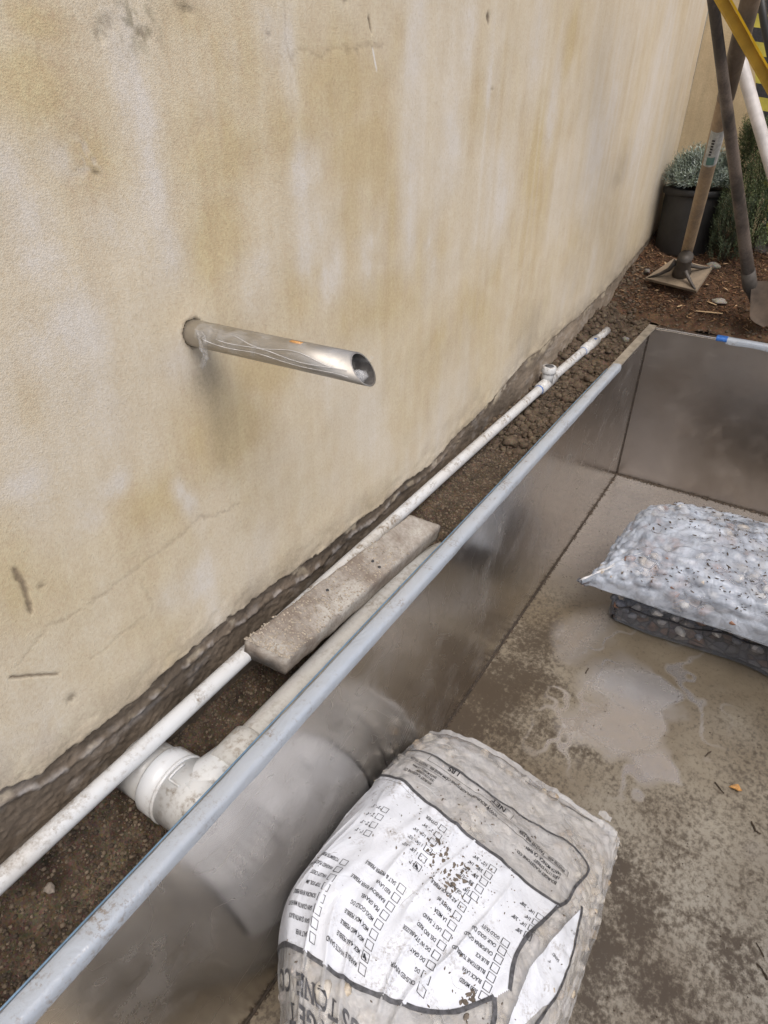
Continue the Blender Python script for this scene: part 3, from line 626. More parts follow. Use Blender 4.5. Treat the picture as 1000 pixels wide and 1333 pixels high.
# clinging clear wrap: ragged strip along the pipe, a tuft at the wall and a wad in the mouth
M['wrap'] = m_film('clear_wrap_film', (.80, .82, .84), .01, .22, 30, .10, .35, cov=(.45, .7))
nx = 90; V = []; m = 9
for i in range(nx):
    x = -.775+(.315)*i/(nx-1); c = ax(x)
    a0 = math.radians(82+20*noise.noise(Vector((x*14, 2, 0)))); a1 = math.radians(-18+26*noise.noise(Vector((x*11, 7, 0)))-10*(i/nx))
    for k in range(m):
        a = a0+(a1-a0)*k/(m-1)-math.pi/2*0
        r = R0+.0009+.0016*abs(noise.noise(Vector((x*50, k*.8, 3))))*(1.6 if k in (0, m-1) else 1)
        V.append(c+np.array([0, -math.cos(a)*r, math.sin(a)*r]))
mk('plastic_wrap', V, grid_faces(nx, m), M['wrap'], sp)
g = G()
for s in range(3):                                    # creased edges catch the light
    P = []
    for i in range(26):
        t = i/25; x = -.76+s*.03+(.27-s*.03)*t; a = math.radians(8+40*noise.noise(Vector((t*2.2, s*3.1, 1)))+s*14-22*t)
        P.append(ax(x)+np.array([0, -math.cos(a), math.sin(a)])*(R0+.0016))
    g.add(*tube(P, [.0003+.0003*abs(noise.noise(Vector((i*.4, s, 9)))) for i in range(26)], 5))
M['crease'] = simple('plastic_crease', (.72, .72, .72), .2, nscale=50)
M['tuft'] = m_film('plastic_tuft', (.8, .8, .8), .04, .40, 60, .12)
g.build('wrap_crease', M['crease'], sp)
V = []
for i in range(14):
    t = i/13; w = .011*(1-t)+.004+.002*math.sin(i*2.1)
    c = np.array([-.765+.010*math.sin(t*3), .7155-.017-.004*t, .668-.058*t])
    for k in range(6): V.append(c+np.array([(k/5-.5)*w*1.6, .004*math.sin(k*2.4+i*.8)-.003, .003*math.cos(k*3+i)]))
tf = mk('plastic_tuft', V, grid_faces(14, 6), M['tuft'], sp)
g = G()
for s in range(10):
    c = ax(-.480-.012*random.random()); V, F = ROCKS2[s % 6]
    g.add(np.array(V)*np.array([.009, .008, .007])*(.7+.5*random.random())+c+np.array([0, random.uniform(-.009, .009), random.uniform(-.013, -.006)]), F)
g.build('plastic_wad', M['tuft'], sp)
V, F = box(-.60, -.580, .7155-.006, .7155+.0, .652+.2*.028+R0-.0020, .652+.2*.028+R0+.0010); mk('orange_glint', V, F, simple('orange_glint', (.52, .27, .09), .5), sp)  # thin coloured box standing in for an orange glint on the pipe

# ================================================================== SUPPLY PIPE
su = thing('supply_pipe', 'thin white plastic water pipe lying along the foot of the wall', 'pipe', (-.76, 1.3, -.015))
def sx(y): return np.interp(y, [-1, .15, .7, 1.5, 2.5, 3.12], [-.757, -.757, -.7625, -.762, -.752, -.7315])
def sz(y): return np.interp(y, [-1, .2, 1.5, 2.5, 3.12], [-.012, -.012, -.012, -.006, .008])
def spipe(y0, y1, r, name, mat='pvc', n=24, cap=True):
    yy = np.linspace(y0, y1, max(3, int((y1-y0)/.08)+2)); V, F = tube([(sx(y), y, sz(y)) for y in yy], r, n, cap)
    return mk(name, V, F, M[mat], su)
spipe(-1.2, 3.105, .0172, 'pipe')
for a, b in ((2.325, 2.465), (2.80, 2.955)):
    o = spipe(a, b, .0222, 'coupling')
for y in (2.322, 2.958-.16, 2.957): pass
for y, w in ((2.318, .006), (2.797, .003)): spipe(y-w, y+w*.2, .0180, 'primer_ring', 'blue')
yb = 2.395; cx, cz = sx(yb), sz(yb)
V, F = tube([(cx, yb, cz), (cx, yb+.004, cz+.062)], .0225, 20); mk('tee_branch', V, F, M['pvc'], su)
V, F = tube([(cx, yb+.003, cz+.040), (cx, yb+.0035, cz+.044), (cx, yb+.005, cz+.064), (cx, yb+.005, cz+.067)], [.0262, .0275, .0275, .024], 20); cp_ = mk('cap', V, F, M['pvc'], su)
V, F = tube([(cx, yb+.005, cz+.0672), (cx, yb+.005, cz+.0685)], [.017, .016], 16); mk('cap_label', V, F, M['ink_grey'], cp_)
V, F = box(-.0055, .0055, -.007, .007, 0, .0008); V = np.array(V)+np.array([sx(2.9)+.010, 2.915, sz(2.9)+.0216]); mk('blue_mark', V, F, M['blue'], su)

# ================================================================== DRAIN PIPE
dr = thing('drain_pipe', 'wide white drain pipe with tee fitting half under the rim of the trough', 'pipe', (-.64, .45, -.08))
V, F = tube([(-.638+.006*_ss(1.2, 1.6, y), y, -.082-.075*_ss(1.15, 1.5, y)) for y in np.linspace(.50, 1.6, 30)], .0435, 32); mk('pipe', V, F, M['pvc_dirty'], dr)
V, F = tube([(-.638, y, -.082) for y in (.49, .55, .566, .570)], [.0505, .0505, .0500, .0455], 32); mk('socket', V, F, M['pvc_dirty'], dr)
V, F = tube([(-.658, .43, -.100), (-.643, .515, -.086)], [.060, .049], 32); mk('tee_body', V, F, M['pvc'], dr)
V, F = tube([(x, .432, -.103) for x in (-.5955, -.702)], .0625, 40); mk('tee_body', V, F, M['pvc'], dr)
V, F = tube([(x, .432, -.103) for x in (-.7015, -.7025, -.708, -.709)], [.0628, .0650, .0650, .0636], 40); mk('ridge', V, F, M['pvc'], dr)
V, F = tube([(x, .432, -.103) for x in (-.7092, -.744, -.7475, -.7485)], [.0636, .0636, .0615, .057], 40); mk('hub', V, F, M['pvc'], dr)
V, F = tube([(x, .432, -.103) for x in (-.7486, -.812)], .0555, 36); mk('stub', V, F, M['pvc_dirty'], dr)
V, F = tube([(-.775, .405, -.0540), (-.7752, .4048, -.0515)], .0048, 12); mk('plug', V, F, M['ink'], dr)
# raised frame of the moulded label on the tee
g = G()
def on_tee(x, a, r=.0635): return np.array([x, .432-math.sin(a)*r, -.103+math.cos(a)*r])
for (a0, x0, a1, x1) in ((.30, -.695, .30, -.668), (.30, -.695, -.28, -.695)):
    g.add(*tube([on_tee(x0+(x1-x0)*t, a0+(a1-a0)*t) for t in np.linspace(0, 1, 8)], .0022, 6))
g.build('moulded_mark', M['pvc'], dr)

# ================================================================== BOARD
bd = thing('wooden_board', 'short weathered wooden board, cement stained, lying across the white pipes', 'board', (-.69, 1.0, 0))
c4 = [np.array(p) for p in ((-.751, .684, .044), (-.664, .712, .010), (-.631, 1.302, .006), (-.706, 1.262, .036))]
nu, nv = 60, 14; th = .052
S_, T_ = np.meshgrid(np.linspace(0, 1, nu), np.linspace(0, 1, nv), indexing='ij')
top = (c4[0]*(1-T_[..., None])+c4[1]*T_[..., None])*(1-S_[..., None])+(c4[3]*(1-T_[..., None])+c4[2]*T_[..., None])*S_[..., None]
dn = np.array([.30*th*-1*0-.010, 0, -th])
def skin(T3):                       # ring around the section, worn edges
    V = []; 
    for i in range(nu):
        ring = []
        for k in range(nv): ring.append(T3[i, k])
        for k in range(1, 4): ring.append(T3[i, -1]+dn*k/4)
        for k in range(nv): ring.append(T3[i, -1-k]+dn)
        for k in range(3, 0, -1): ring.append(T3[i, 0]+dn*k/4)
        cen = np.mean(ring, axis=0)
        for q, p in enumerate(ring):
            e = noise.noise(Vector(tuple(p*28)))*.0016+noise.noise(Vector(tuple(p*90)))*.0007
            corner = q in (0, nv-1, nv+3, 2*nv+2)
            V.append(cen+(p-cen)*(1+e/.03-(.05 if corner else 0)))
    m = 2*nv+6; F = []
    for i in range(nu-1):
        for k in range(m):
            j = (k+1) % m; F.append((i*m+k, i*m+j, (i+1)*m+j, (i+1)*m+k))
    F.append(tuple(range(m-1, -1, -1))); F.append(tuple((nu-1)*m+k for k in range(m)))
    return V, F
V, F = skin(top); plank = mk('plank', V, F, M['board'], bd, True)
P = []; S = []
for i in range(900):
    s, t = random.random()**1.6*.75, random.random(); q = (c4[0]*(1-t)+c4[1]*t)*(1-s)+(c4[3]*(1-t)+c4[2]*t)*s
    P.append(q+np.array([0, 0, .0004])); S.append(random.uniform(.0008, .0028))
M['cement'] = simple('cement_crust', (.36, .31, .245), .95, nscale=80, amount=.4)
scatter('cement_crust', np.array(P), np.array(S), M['cement'], parent=bd, flat=(1.3, 1, .6))
for (s, t) in ((.62, .45), (.60, .72), (.37, .30)):
    q = (c4[0]*(1-t)+c4[1]*t)*(1-s)+(c4[3]*(1-t)+c4[2]*t)*s; V, F = tube([q+np.array([0, 0, -.002]), q+np.array([0, 0, .0012])], [.0042, .0036], 10); mk('nail_hole', V, F, M['ink'], bd)

# ================================================================== BAGS OF STONE
def _profile(p,n=400):
    th=np.linspace(-np.pi/2,np.pi/2,n)
    X=np.sign(np.sin(th))*np.abs(np.sin(th))**p;Z=np.abs(np.cos(th))**p
    return X,Z
def _arcmap(hx,h,p):
    X,Z=_profile(p)
    L=np.concatenate([[0],np.cumsum(np.hypot(np.diff(X)*hx,np.diff(Z)*h))]);L/=L[-1]
    return L*2-1,X,Z
NB=dict(x0=-.583,x1=.03,y0=.16,y1=1.225,h=.445,p=.46)
def _ss(e0,e1,x):
    t=np.clip((x-e0)/(e1-e0),0,1);return t*t*(3-2*t)
def near_bag(a,b,off=0.0):
    """a: -1 left .. 1 right, b: -1 near .. 1 far (sheet coordinates) -> points"""
    a=np.asarray(a,float);b=np.asarray(b,float)
    hy=(NB['y1']-NB['y0'])/2
    La,Xa,Za=_arcmap((NB['x1']-NB['x0'])/2,NB['h'],NB['p']);Lb,Yb,Zb=_arcmap(hy,NB['h'],NB['p']+.1)
    X=np.interp(a,La,Xa);Z1=np.interp(a,La,Za);Y=np.interp(b,Lb,Yb);Z2=np.interp(b,Lb,Zb)
    xl=NB['x0']+.0*_ss(.4,1,Y)+.27*_ss(-.25,-1.05,Y)
    xr=NB['x1']-.04*_ss(-.3,-1,Y)-.02*_ss(.5,1,Y)
    x=(xl+xr)/2+(xr-xl)/2*X
    y=(NB['y0']+NB['y1'])/2+hy*Y*(1-.05*(1-Z1))+.03*_ss(.3,1,Y)*(X)
    tilt=1-.27*_ss(-.3,1.1,Y)-.26*_ss(-.85,1.,X)-.16*_ss(-.6,1,X)*_ss(0,1,Y)
    z=NB['h']*Z1*Z2*tilt
    edge=Z1*Z2
    d=.012*fbm(a*2.2,b*2.6,3,2)+.0075*fbm(a*8,b*10,5,2)
    ridge=1-np.abs(fbm(a*5+b*2.5,b*2.2-a*1.5,11,2));d=d+.010*ridge**6*np.clip(a+.9,0,1)
    r2=1-np.abs(fbm(a*11-b*3.0,b*1.6+a,57,2));d=d+.0085*r2**5*_ss(.25,-.25,b)+.004*r2**5
    z=z+(d+off)*np.clip(edge*2,0.15,1)
    x=x+.010*fbm(a*3,b*5,21,3)*(1-Z1)*(X>0)+off*np.sign(X)*(1-Z1)*1.0
    y=y+.012*fbm(a*5,b*3,31,3)*(1-Z2)+off*np.sign(Y)*(1-Z2)*1.0
    return np.stack([np.maximum(x,-.5835+off),y,-.808+np.maximum(z,.002)],-1)

def bump_grid(pts, ra, rb, h, n=560, mask=None):
    g_ = np.zeros((n, n)); ax_ = np.linspace(-1, 1, n)
    for (a, b) in pts:
        ka, kb = random.uniform(.8, 1.25), random.uniform(.8, 1.25); i = np.where(abs(ax_-a) < ra*ka)[0]; j = np.where(abs(ax_-b) < rb*kb)[0]
        if len(i) == 0 or len(j) == 0: continue
        d = ((ax_[i][:, None]-a)/(ra*ka))**2+((ax_[j][None]-b)/(rb*kb))**2; s = np.ix_(i, j)
        g_[s] = np.maximum(g_[s], h*random.uniform(.6, 1.1)*np.clip(1-d, 0, 1)**.7)
    for _ in range(2): g_[1:-1, 1:-1] = (g_[1:-1, 1:-1]*2+g_[:-2, 1:-1]+g_[2:, 1:-1]+g_[1:-1, :-2]+g_[1:-1, 2:])/6
    return g_
def grid_at(g_, a, b):
    n = g_.shape[0]; u = np.clip((a+1)/2*(n-1), 0, n-1.001); v = np.clip((b+1)/2*(n-1), 0, n-1.001); i = u.astype(int); j = v.astype(int); fu = u-i; fv = v-j
    return (g_[i, j]*(1-fu)+g_[i+1, j]*fu)*(1-fv)+(g_[i, j+1]*(1-fu)+g_[i+1, j+1]*fu)*fv
def with_stones(fn, g_): 
    return lambda a, b, off=0.0: fn(np.asarray(a, float), np.asarray(b, float), off+grid_at(g_, np.asarray(a, float), np.asarray(b, float)))
def by_normal(fn, flip=1):
    def f(a, b, off=0.0):
        a = np.asarray(a, float); b = np.asarray(b, float); P = fn(a, b, 0.0)
        if np.ndim(off) == 0 and off == 0: return P
        e = .012; N = np.cross(fn(a+e, b)-fn(a-e, b), fn(a, b+e)-fn(a, b-e)); N /= np.linalg.norm(N, axis=-1)[..., None]+1e-9
        return P+N*(off[..., None] if np.ndim(off) else off)
    return f
near_raw = near_bag; near_bag = by_normal(near_raw)
LET = {}
def letter_mesh(s, bold=0.0):
    """flat text as triangles, x to the reader's right, cap height 1"""
    key = (s, bold)
    if key in LET: return LET[key]
    cu = bpy.data.curves.new('lettering', 'FONT'); cu.body = s; cu.size = 1.0; cu.offset = bold; cu.resolution_u = 3
    o = bpy.data.objects.new('lettering', cu); COL.objects.link(o)
    bpy.context.view_layer.update(); dg = bpy.context.evaluated_depsgraph_get()
    me = bpy.data.meshes.new_from_object(o.evaluated_get(dg))
    V = np.array([v.co[:2] for v in me.vertices]) if len(me.vertices) else np.zeros((0, 2)); F = [tuple(p.vertices) for p in me.polygons]
    bpy.data.objects.remove(o); bpy.data.curves.remove(cu); bpy.data.meshes.remove(me)
    if len(V): V = V/.70
    LET[key] = (V, F); return V, F
SA, SB = .62, .93                                       # metres per unit of the sheet coordinates
class Print:
    """print laid on the bag's sheet; positions (a, b) in sheet coordinates"""
    def __init__(s, fn, off): s.fn = fn; s.off = off; s.q = []; s.f = []; s.n = 0
    def _add(s, Q, F):
        s.q.append(np.asarray(Q, float)); s.f += [tuple(i+s.n for i in f) for f in F]; s.n += len(Q)
    def text(s, body, a, b, h, squeeze=.62, ang=180.0, align='L', bold=0.0, skew=0):
        V, F = letter_mesh(body, bold)
        if len(V) == 0: return
        V = V.copy(); V[:, 0] *= squeeze; V[:, 0] -= V[:, 0].min()
        if align == 'C': V[:, 0] -= V[:, 0].max()/2
        if align == 'R': V[:, 0] -= V[:, 0].max()
        V = V*h; r = math.radians(ang); X = V[:, 0]*math.cos(r)-V[:, 1]*math.sin(r); Y = V[:, 0]*math.sin(r)+V[:, 1]*math.cos(r)
        s._add(np.stack([a+X/SA, b+Y/SB], -1), F)
    def line(s, pts, w, closed=False):
        pts = [tuple(p) for p in pts]; pts = pts+[pts[0]] if closed else pts
        P = []
        for p, q in zip(pts[:-1], pts[1:]):
            L = math.hypot((q[0]-p[0])*SA, (q[1]-p[1])*SB); k = max(1, int(L/.012))
            for i in range(k): P.append((p[0]+(q[0]-p[0])*i/k, p[1]+(q[1]-p[1])*i/k))
        P.append(pts[-1]); P = np.array(P); m = len(P); M2 = P*np.array([SA, SB])
        if not closed and m > 6:
            for _ in range(3): M2[1:-1] = .25*M2[:-2]+.5*M2[1:-1]+.25*M2[2:]
        d = np.gradient(M2, axis=0); d /= np.linalg.norm(d, axis=1)[:, None]+1e-9; nn = np.stack([-d[:, 1], d[:, 0]], -1)
        ww = w*(1+(.22*np.array([noise.noise(Vector((M2[i][0]*40, M2[i][1]*40, 2))) for i in range(m)])))[:, None] if w > .004 else w
        A_ = (M2+nn*ww/2)/[SA, SB]; B_ = (M2-nn*ww/2)/[SA, SB]
        Q = np.stack([A_, B_], 1).reshape(-1, 2); s._add(Q, [(2*i, 2*i+1, 2*i+3, 2*i+2) for i in range(m-1)])
    def rect(s, a, b, w, h, lw=.0012, ang=0):
        r = math.radians(ang); c = [(-w/2, -h/2), (w/2, -h/2), (w/2, h/2), (-w/2, h/2)]
        s.line([(a+(x*math.cos(r)-y*math.sin(r))/SA, b+(x*math.sin(r)+y*math.cos(r))/SB) for x, y in c], lw, True)
    def build(s, name, mat, parent):
        Q = np.concatenate(s.q); V = s.fn(Q[:, 0], Q[:, 1], s.off); return mk(name, V, s.f, mat, parent, True)

def sheet(fn, na, nb, off, a0=-1, a1=1, b0=-1, b1=1):
    A_, B_ = np.meshgrid(np.linspace(a0, a1, na), np.linspace(b0, b1, nb), indexing='ij')
    return fn(A_, B_, off).reshape(-1, 3), grid_faces(na, nb), A_, B_

PEB = []
def pebble_kinds(cols, pre):
    out = []
    for i, c in enumerate(cols):
        V, F = rock_proto(60+i+len(pre), 2); V = V*np.array([1, .8, .62])
        me = bpy.data.meshes.new('pebble'); me.from_pydata([tuple(v) for v in V], [], [tuple(f) for f in F]); me.update()
        me.polygons.foreach_set('use_smooth', np.ones(len(me.polygons), dtype=bool)); me.materials.append(simple(pre+'_stone', c, .45, nscale=2.5, amount=.3)); out.append(me)
    return out
CREAM = pebble_kinds([(.50, .43, .33), (.56, .52, .45), (.36, .29, .21), (.44, .40, .36), (.60, .56, .50)], 'cream')
RIVER = pebble_kinds([(.16, .17, .20), (.30, .31, .34), (.50, .48, .46), (.26, .14, .09), (.40, .35, .29), (.10, .11, .13), (.60, .58, .55)], 'river')
def fill_pebbles(root, kinds, fn, pts, s0, s1, off):
    for (a, b) in pts:
        P = fn(np.array([a]), np.array([b]), off)[0]; me = random.choice(kinds)
        o = bpy.data.objects.new('pebble', me); COL.objects.link(o); o.parent = root; o.location = Vector(P)-root.location
        s = random.uniform(s0, s1); o.scale = (s, s*random.uniform(.75, 1), s); o.rotation_euler = (random.uniform(-.5, .5), random.uniform(-.5, .5), random.uniform(0, 6.3))
def poisson(n, a0, a1, b0, b1, d, sa, sb, ok=lambda a, b: True):
    out = []
    for _ in range(n*40):
        a, b = random.uniform(a0, a1), random.uniform(b0, b1)
        if ok(a, b) and all(((a-p)*sa)**2+((b-q)*sb)**2 > d*d for p, q in out): out.append((a, b))
        if len(out) >= n: break
    return out

# ---- near bag, with the printed order form
WPAN = [(-.74, .262), (-.508, .232), (-.186, .176), (.065, .174), (.20, .176), (.327, .192), (.30, .11), (.268, .03), (.262, -.03), (.286, -.097), (.258, -.136), (.186, -.205), (.10, -.25), (.015, -.274), (-.196, -.313), (-.40, -.31), (-.74, -.285)]
in_panel = lambda a, b: bool(inpoly(np.array([a]), np.array([b]), WPAN)[0])
NPTS = poisson(520, -.93, .97, -.93, .97, .031, SA, SB, lambda a, b: not in_panel(a, b))
near_plain = near_bag; near_bag = with_stones(near_plain, bump_grid(NPTS, .036, .025, .0034))
nb = thing('stone_bag', 'big grey plastic sack of cream stones printed with a white tick-box list, nearest the camera', 'bag', (-.29, .7, ZF))
V, F, A_, B_ = sheet(near_bag, 260, 330, 0.0)
mk('sack_film', V, F, M['near_film'], nb)
M['fill'] = m_fill('stone_fill', [(.42, .36, .27), (.62, .57, .48), (.50, .47, .42), (.70, .66, .58)], 34, (.30, .26, .21))
V, F, _, _ = sheet(near_plain, 120, 150, -.012, -.97, .97, -.97, .97); f_ = mk('stone_fill', V, F, M['fill'], nb); tag(f_, kind='stuff')
SLV = [(.407, .250), (.43, .16), (.452, .03), (.425, -.04), (.40, -.06), (.36, -.13), (.34, -.20), (.315, -.20), (.318, -.10), (.315, -.02), (.345, .08), (.375, .17)]
fill_pebbles(nb, CREAM, near_plain, [q for q in NPTS if abs(q[0]) < .80 and abs(q[1]) < .82][:300], .014, .021, -.0125)
def panel_mesh(name, poly, off, st_a, st_b, mat):
    a0, a1 = min(p[0] for p in poly), max(p[0] for p in poly); b0, b1 = min(p[1] for p in poly), max(p[1] for p in poly)
    na, nb_ = int((a1-a0)/st_a)+2, int((b1-b0)/st_b)+2
    A_, B_ = np.meshgrid(np.linspace(a0, a1, na), np.linspace(b0, b1, nb_), indexing='ij')
    F = grid_faces(na, nb_); cx_ = A_.ravel()[F].mean(1); cy_ = B_.ravel()[F].mean(1); k = inpoly(cx_, cy_, poly)
    F = F[k]; used, inv = np.unique(F, return_inverse=True); V = near_bag(A_.ravel()[used], B_.ravel()[used], off)
    return mk(name, V, inv.reshape(F.shape), mat, nb)
panel_mesh('white_panel', WPAN, .0012, .0036, .0024, M['print_white'])
pn = panel_mesh('white_panel', SLV, .0010, .0018, .0012, M['print_white']); pn['label'] = 'folded strip of the white print on the side of the sack'
st = Print(near_bag, .0026)
TOPB = [(-.76, .268), (-.508, .236), (-.34, .205), (-.186, .176), (-.06, .170), (.065, .174), (.20, .176), (.327, .190)]
st.line(TOPB, .0085)
st.line([(.327, .190), (.30, .11), (.270, .03), (.264, -.03), (.287, -.097)], .0075)
st.line([(.258, -.132), (.186, -.205), (.10, -.25), (.015, -.274), (-.10, -.30), (-.196, -.313), (-.40, -.31), (-.70, -.285)], .0085)
st.line([(.258, -.132), (.275, -.15), (.280, -.19), (.30, -.24)], .0075)
st.line([(.327, .190), (.350, .235), (.350, .29), (.385, .37), (.387, .398), (.32, .405), (.206, .398), (.08, .375), (-.025, .352), (-.276, .362), (-.467, .345), (-.60, .36)], .0068)
st.line([(.407, .255), (.436, .17), (.457, .03), (.43, -.035), (.40, -.10), (.385, -.18)], .0078)
st.line([(.045, .565), (.20, .585), (.347, .602)], .006)
st.build('black_border', M['ink_grey'], nb)
pr = Print(near_bag, .0023)
def row(col_a, b, body, h=.0088, chk=False, jit=0):
    pr.rect(col_a, b, .0140, .0155, .0016, jit)
    if chk: pr.line([(col_a-.006, b+.003), (col_a+.004, b-.006)], .004); pr.line([(col_a-.006, b-.005), (col_a-.004, b+.004)], .003)
    pr.text(body, col_a-.020, b+.0040, h*1.12, .56, 180+jit, 'L', .018)
C1 = ['SALT RIVER', 'SAN QUINTIN BLACK', 'SAN QUINTIN MINI FLATS', 'SONORA RIVER PEBBLE', 'TOP SOIL, BM', 'VALLEY CREST', 'WASHED PLASTER SAND', 'YOSEMITE PEBBLE']
C2 = ['MARBLE WHITE SAND', 'MEX 4-60 PEBBLE', 'MEX MID PEBBLE', 'MEX MIX PEBBLE', 'MEXI-GOLD DG', 'PEA GRAVEL', 'RAINBOW RIVER PEBBLE', 'RED LAVA', 'SALT & PEPPER PEBBLE']
C3 = ['CRUSHED RIVER', 'DG', 'DG GRAY', 'DG W/ STABILIZER', 'DEL RIO RED', 'LAS T. SAND', 'LA MESA', 'WHITE #5', 'AZ BLACK PEBBLE', 'GRAVEL']
C4 = ['5050 MIXED', 'BLACK LAVA', 'BLUESTONE TUMBLED', 'BLUE ICE', 'CALIFORNIA GOLD', 'CALIF. GOLD DG', 'GOLD DUST']
for i, s in enumerate(C1): row(-.283, -.282+i*.0255, s, .0076)
for i, s in enumerate(C2): row(-.104+.001*i, -.268+i*.0243, s, .0076, chk=(i == 1))
for i, s in enumerate(C3): row(.075, -.222+i*.0265, s, .0076)
for i, s in enumerate(C4): row(.232-.001*i, -.146+i*.0225, s, .0074)
for i, s in enumerate(['1" - 3"', '2" - 3"', '2" - 4"', '3" - 5"']): row(-.278, -.002+i*.0275, s)
for i, s in enumerate(['1"', '1 1/8" - 1/2"', '1 1/4" - 1/2"', '1 1/2" - 3/4"', '2" - 3/4"', 'OTHER']): row(-.090, -.004+i*.0275, s, .0078 if i < 5 else .0092, chk=(i == 0))
for i, s in enumerate(['1/4"', '3/8" - 1/2"', '3/8" - 1/2"', '3/8" - 1/4"', '1/2" - 3/4"']): row(.092+.002*i, .034+i*.0245, s)
for i, s in enumerate(['3/8"', '1/4" - 3/8"', '1/4"', '1/4" - 3/8"']): row(.276+.003*i, .042+i*.0240, s)
# thin print line just inside the panel
pr.line([(-.50, .218), (-.34, .190), (-.22, .165)], .0007)
tag(pr.build('order_list_print', M['ink'], nb), kind='stuff')
hd = Print(near_bag, .0023)
hd.rect(-.105, .338, .215, .026, .0012, -1.5); hd.text('NET', .040, .349, .0175, .75, 178, 'L', .02); hd.text('LBS', -.155, .354, .0175, .75, 178, 'L', .02)
hd.text('WWW.BOURGETFLAGSTONE.COM', .030, .303, .0100, .62, 178.5, 'L', .02)
for (a, b, g0) in ((.30, .262, 0), (-.20, .262, 0)):
    w_ = .20 if a > 0 else .15
    hd.rect(a-.15 if a > 0 else a-.10, b+.040, w_, .018, .0011, -2 if a < 0 else 1)
    k = 1 if a > 0 else .74
    hd.text('PH(310) 450-    FAX(310) 450-2206', a-.003, b+.047, .0105, .52*k, 180, 'L', .02)
    hd.text('BOURGET FLAGSTONE CO.', a-.01, b-.012, .0095, .58*k, 180, 'L', .02)
    hd.text('1810 11TH STREET', a-.01, b+.005, .0090, .58*k, 180, 'L', .02); hd.text('SANTA MONICA, CA 90404', a-.01, b+.020, .0090, .54*k, 180, 'L', .02)
hd.rect(-.45, .325, .035, .012, .0011)
hd.text('SAND', .400, .060, .0080, .7, 172); hd.text('EL X', .425, .165, .0080, .7, 172); hd.text('4"', .372, .040, .0080, .7, 172)
tag(hd.build('header_print', M['ink'], nb), kind='stuff')
big = Print(near_bag, .0023)
def slab_text(body, a, b0, h, sq, sl=-.14):                    # heavy letters with slab serifs
    x = a; adv = {'I': .34, '.': .34, ' ': .3, 'C': .78, 'O': .84, 'G': .86, 'N': .86, 'S': .68, 'T': .76, 'E': .74, 'F': .7, 'L': .7, 'A': .82, 'B': .78, 'U': .84, 'R': .84}
    for ch in body:
        w = adv.get(ch, .8)*h*sq*1.32; b = b0+sl*(x-a)
        if ch != ' ':
            big.text(ch, x-(w*.08)/SA, b, h, sq, 180, 'L', .022)
            sr = lambda u, v, l: big.line([(x-(u-l/2)*w/SA, b-v*h/SB), (x-(u+l/2)*w/SA, b-v*h/SB)], h*.10)
            if ch in 'TF': sr(.42 if ch == 'T' else .22, .04, .42)
            if ch in 'NA': sr(.18, .04, .34); sr(.18, .95, .3) if ch == 'N' else None; sr(.75, .95 if ch == 'N' else .04, .34)
            if ch in 'EBRLU': sr(.16, .95, .25)
            if ch in 'BERL': sr(.16, .04, .25)
            if ch == 'T': big.line([(x-.10*w/SA, b-.98*h/SB), (x-.10*w/SA, b-.74*h/SB)], h*.08); big.line([(x-.78*w/SA, b-.98*h/SB), (x-.78*w/SA, b-.74*h/SB)], h*.08)
        x -= w/SA
slab_text('FLAGSTONE CO.', .062, -.352, .030, .93, -.01)
slab_text('BOURGET', -.034, -.394, .029, 1.02, 0)
big.line([(-.04, -.434), (-.44, -.434)], .0022)
big.build('company_name_print', M['ink_grey'], nb)
# dirt on the white print
pts = []
for (ca, cb, ra, rb, k) in ((-.02, .02, .05, .03, 120), (-.06, .10, .05, .05, 90), (.03, .05, .05, .05, 110), (-.20, .06, .08, .06, 60), (.02, -.06, .04, .05, 60), (.12, .10, .06, .05, 60), (.20, -.17, .04, .03, 60), (.1, .25, .2, .08, 90), (.1, .35, .2, .06, 60), (-.02, -.1, .3, .2, 90)):
    for _ in range(int(k*.55)): pts.append((random.gauss(ca, ra), random.gauss(cb, rb)))
M['drymud'] = simple('dried_mud', (.15, .125, .10), .95, nscale=80, amount=.5)
pts = np.array(pts); P = near_bag(pts[:, 0], pts[:, 1], .0016)
scatter('dried_mud', P, RNG.uniform(.0006, .0021, len(P))*RNG.uniform(.5, 1.4, len(P)), M['drymud'], parent=nb, yaw=True, flat=(1.6, .8, .35))
sm = np.stack([RNG.normal(.0, .028, 34), RNG.normal(.045, .028, 34)], -1); sm = np.concatenate([sm, np.stack([RNG.normal(-.07, .02, 12), RNG.normal(.05, .03, 12)], -1), np.stack([RNG.normal(.2, .02, 8), RNG.normal(-.16, .015, 8)], -1)])
P = near_bag(sm[:, 0], sm[:, 1], .0014); scatter('mud_smear', P, RNG.uniform(.002, .0062, len(P)), M['drymud'], ROCKS2, parent=nb, yaw=True, flat=(1.3, .8, .10))
ns = 90; V = []
for i in range(ns):
    a = -.50+1.0*i/(ns-1)
    for k in range(5):
        q = near_bag(np.array([a]), np.array([.62+.012*math.sin(a*9)]), .001+.0008*k+.0015*noise.noise(Vector((a*14, k*.7, 3)))*k)[0]
        V.append(q+np.array([.002*math.sin(i*.9)*k*.4, .0028*k, 0]))
mk('crimped_seam', V, grid_faces(ns, 5), M['near_film'], nb)
g = G()
for s in range(16):
    a, b = random.uniform(-.5, .55), random.uniform(-.30, .50); da, db = random.gauss(0, .07), random.gauss(0, .05); P = []
    for i in range(9):
        t = i/8; P.append(near_bag(np.array([a+da*t+.01*math.sin(t*5+s)]), np.array([b+db*t+.006*math.sin(t*7+s)]), .0006)[0])
    g.add(*tube(P, [.0002+.0009*math.sin(i/8*3.14) for i in range(9)], 5))
tag(g.build('film_crease', M['near_film'], nb), kind='stuff')
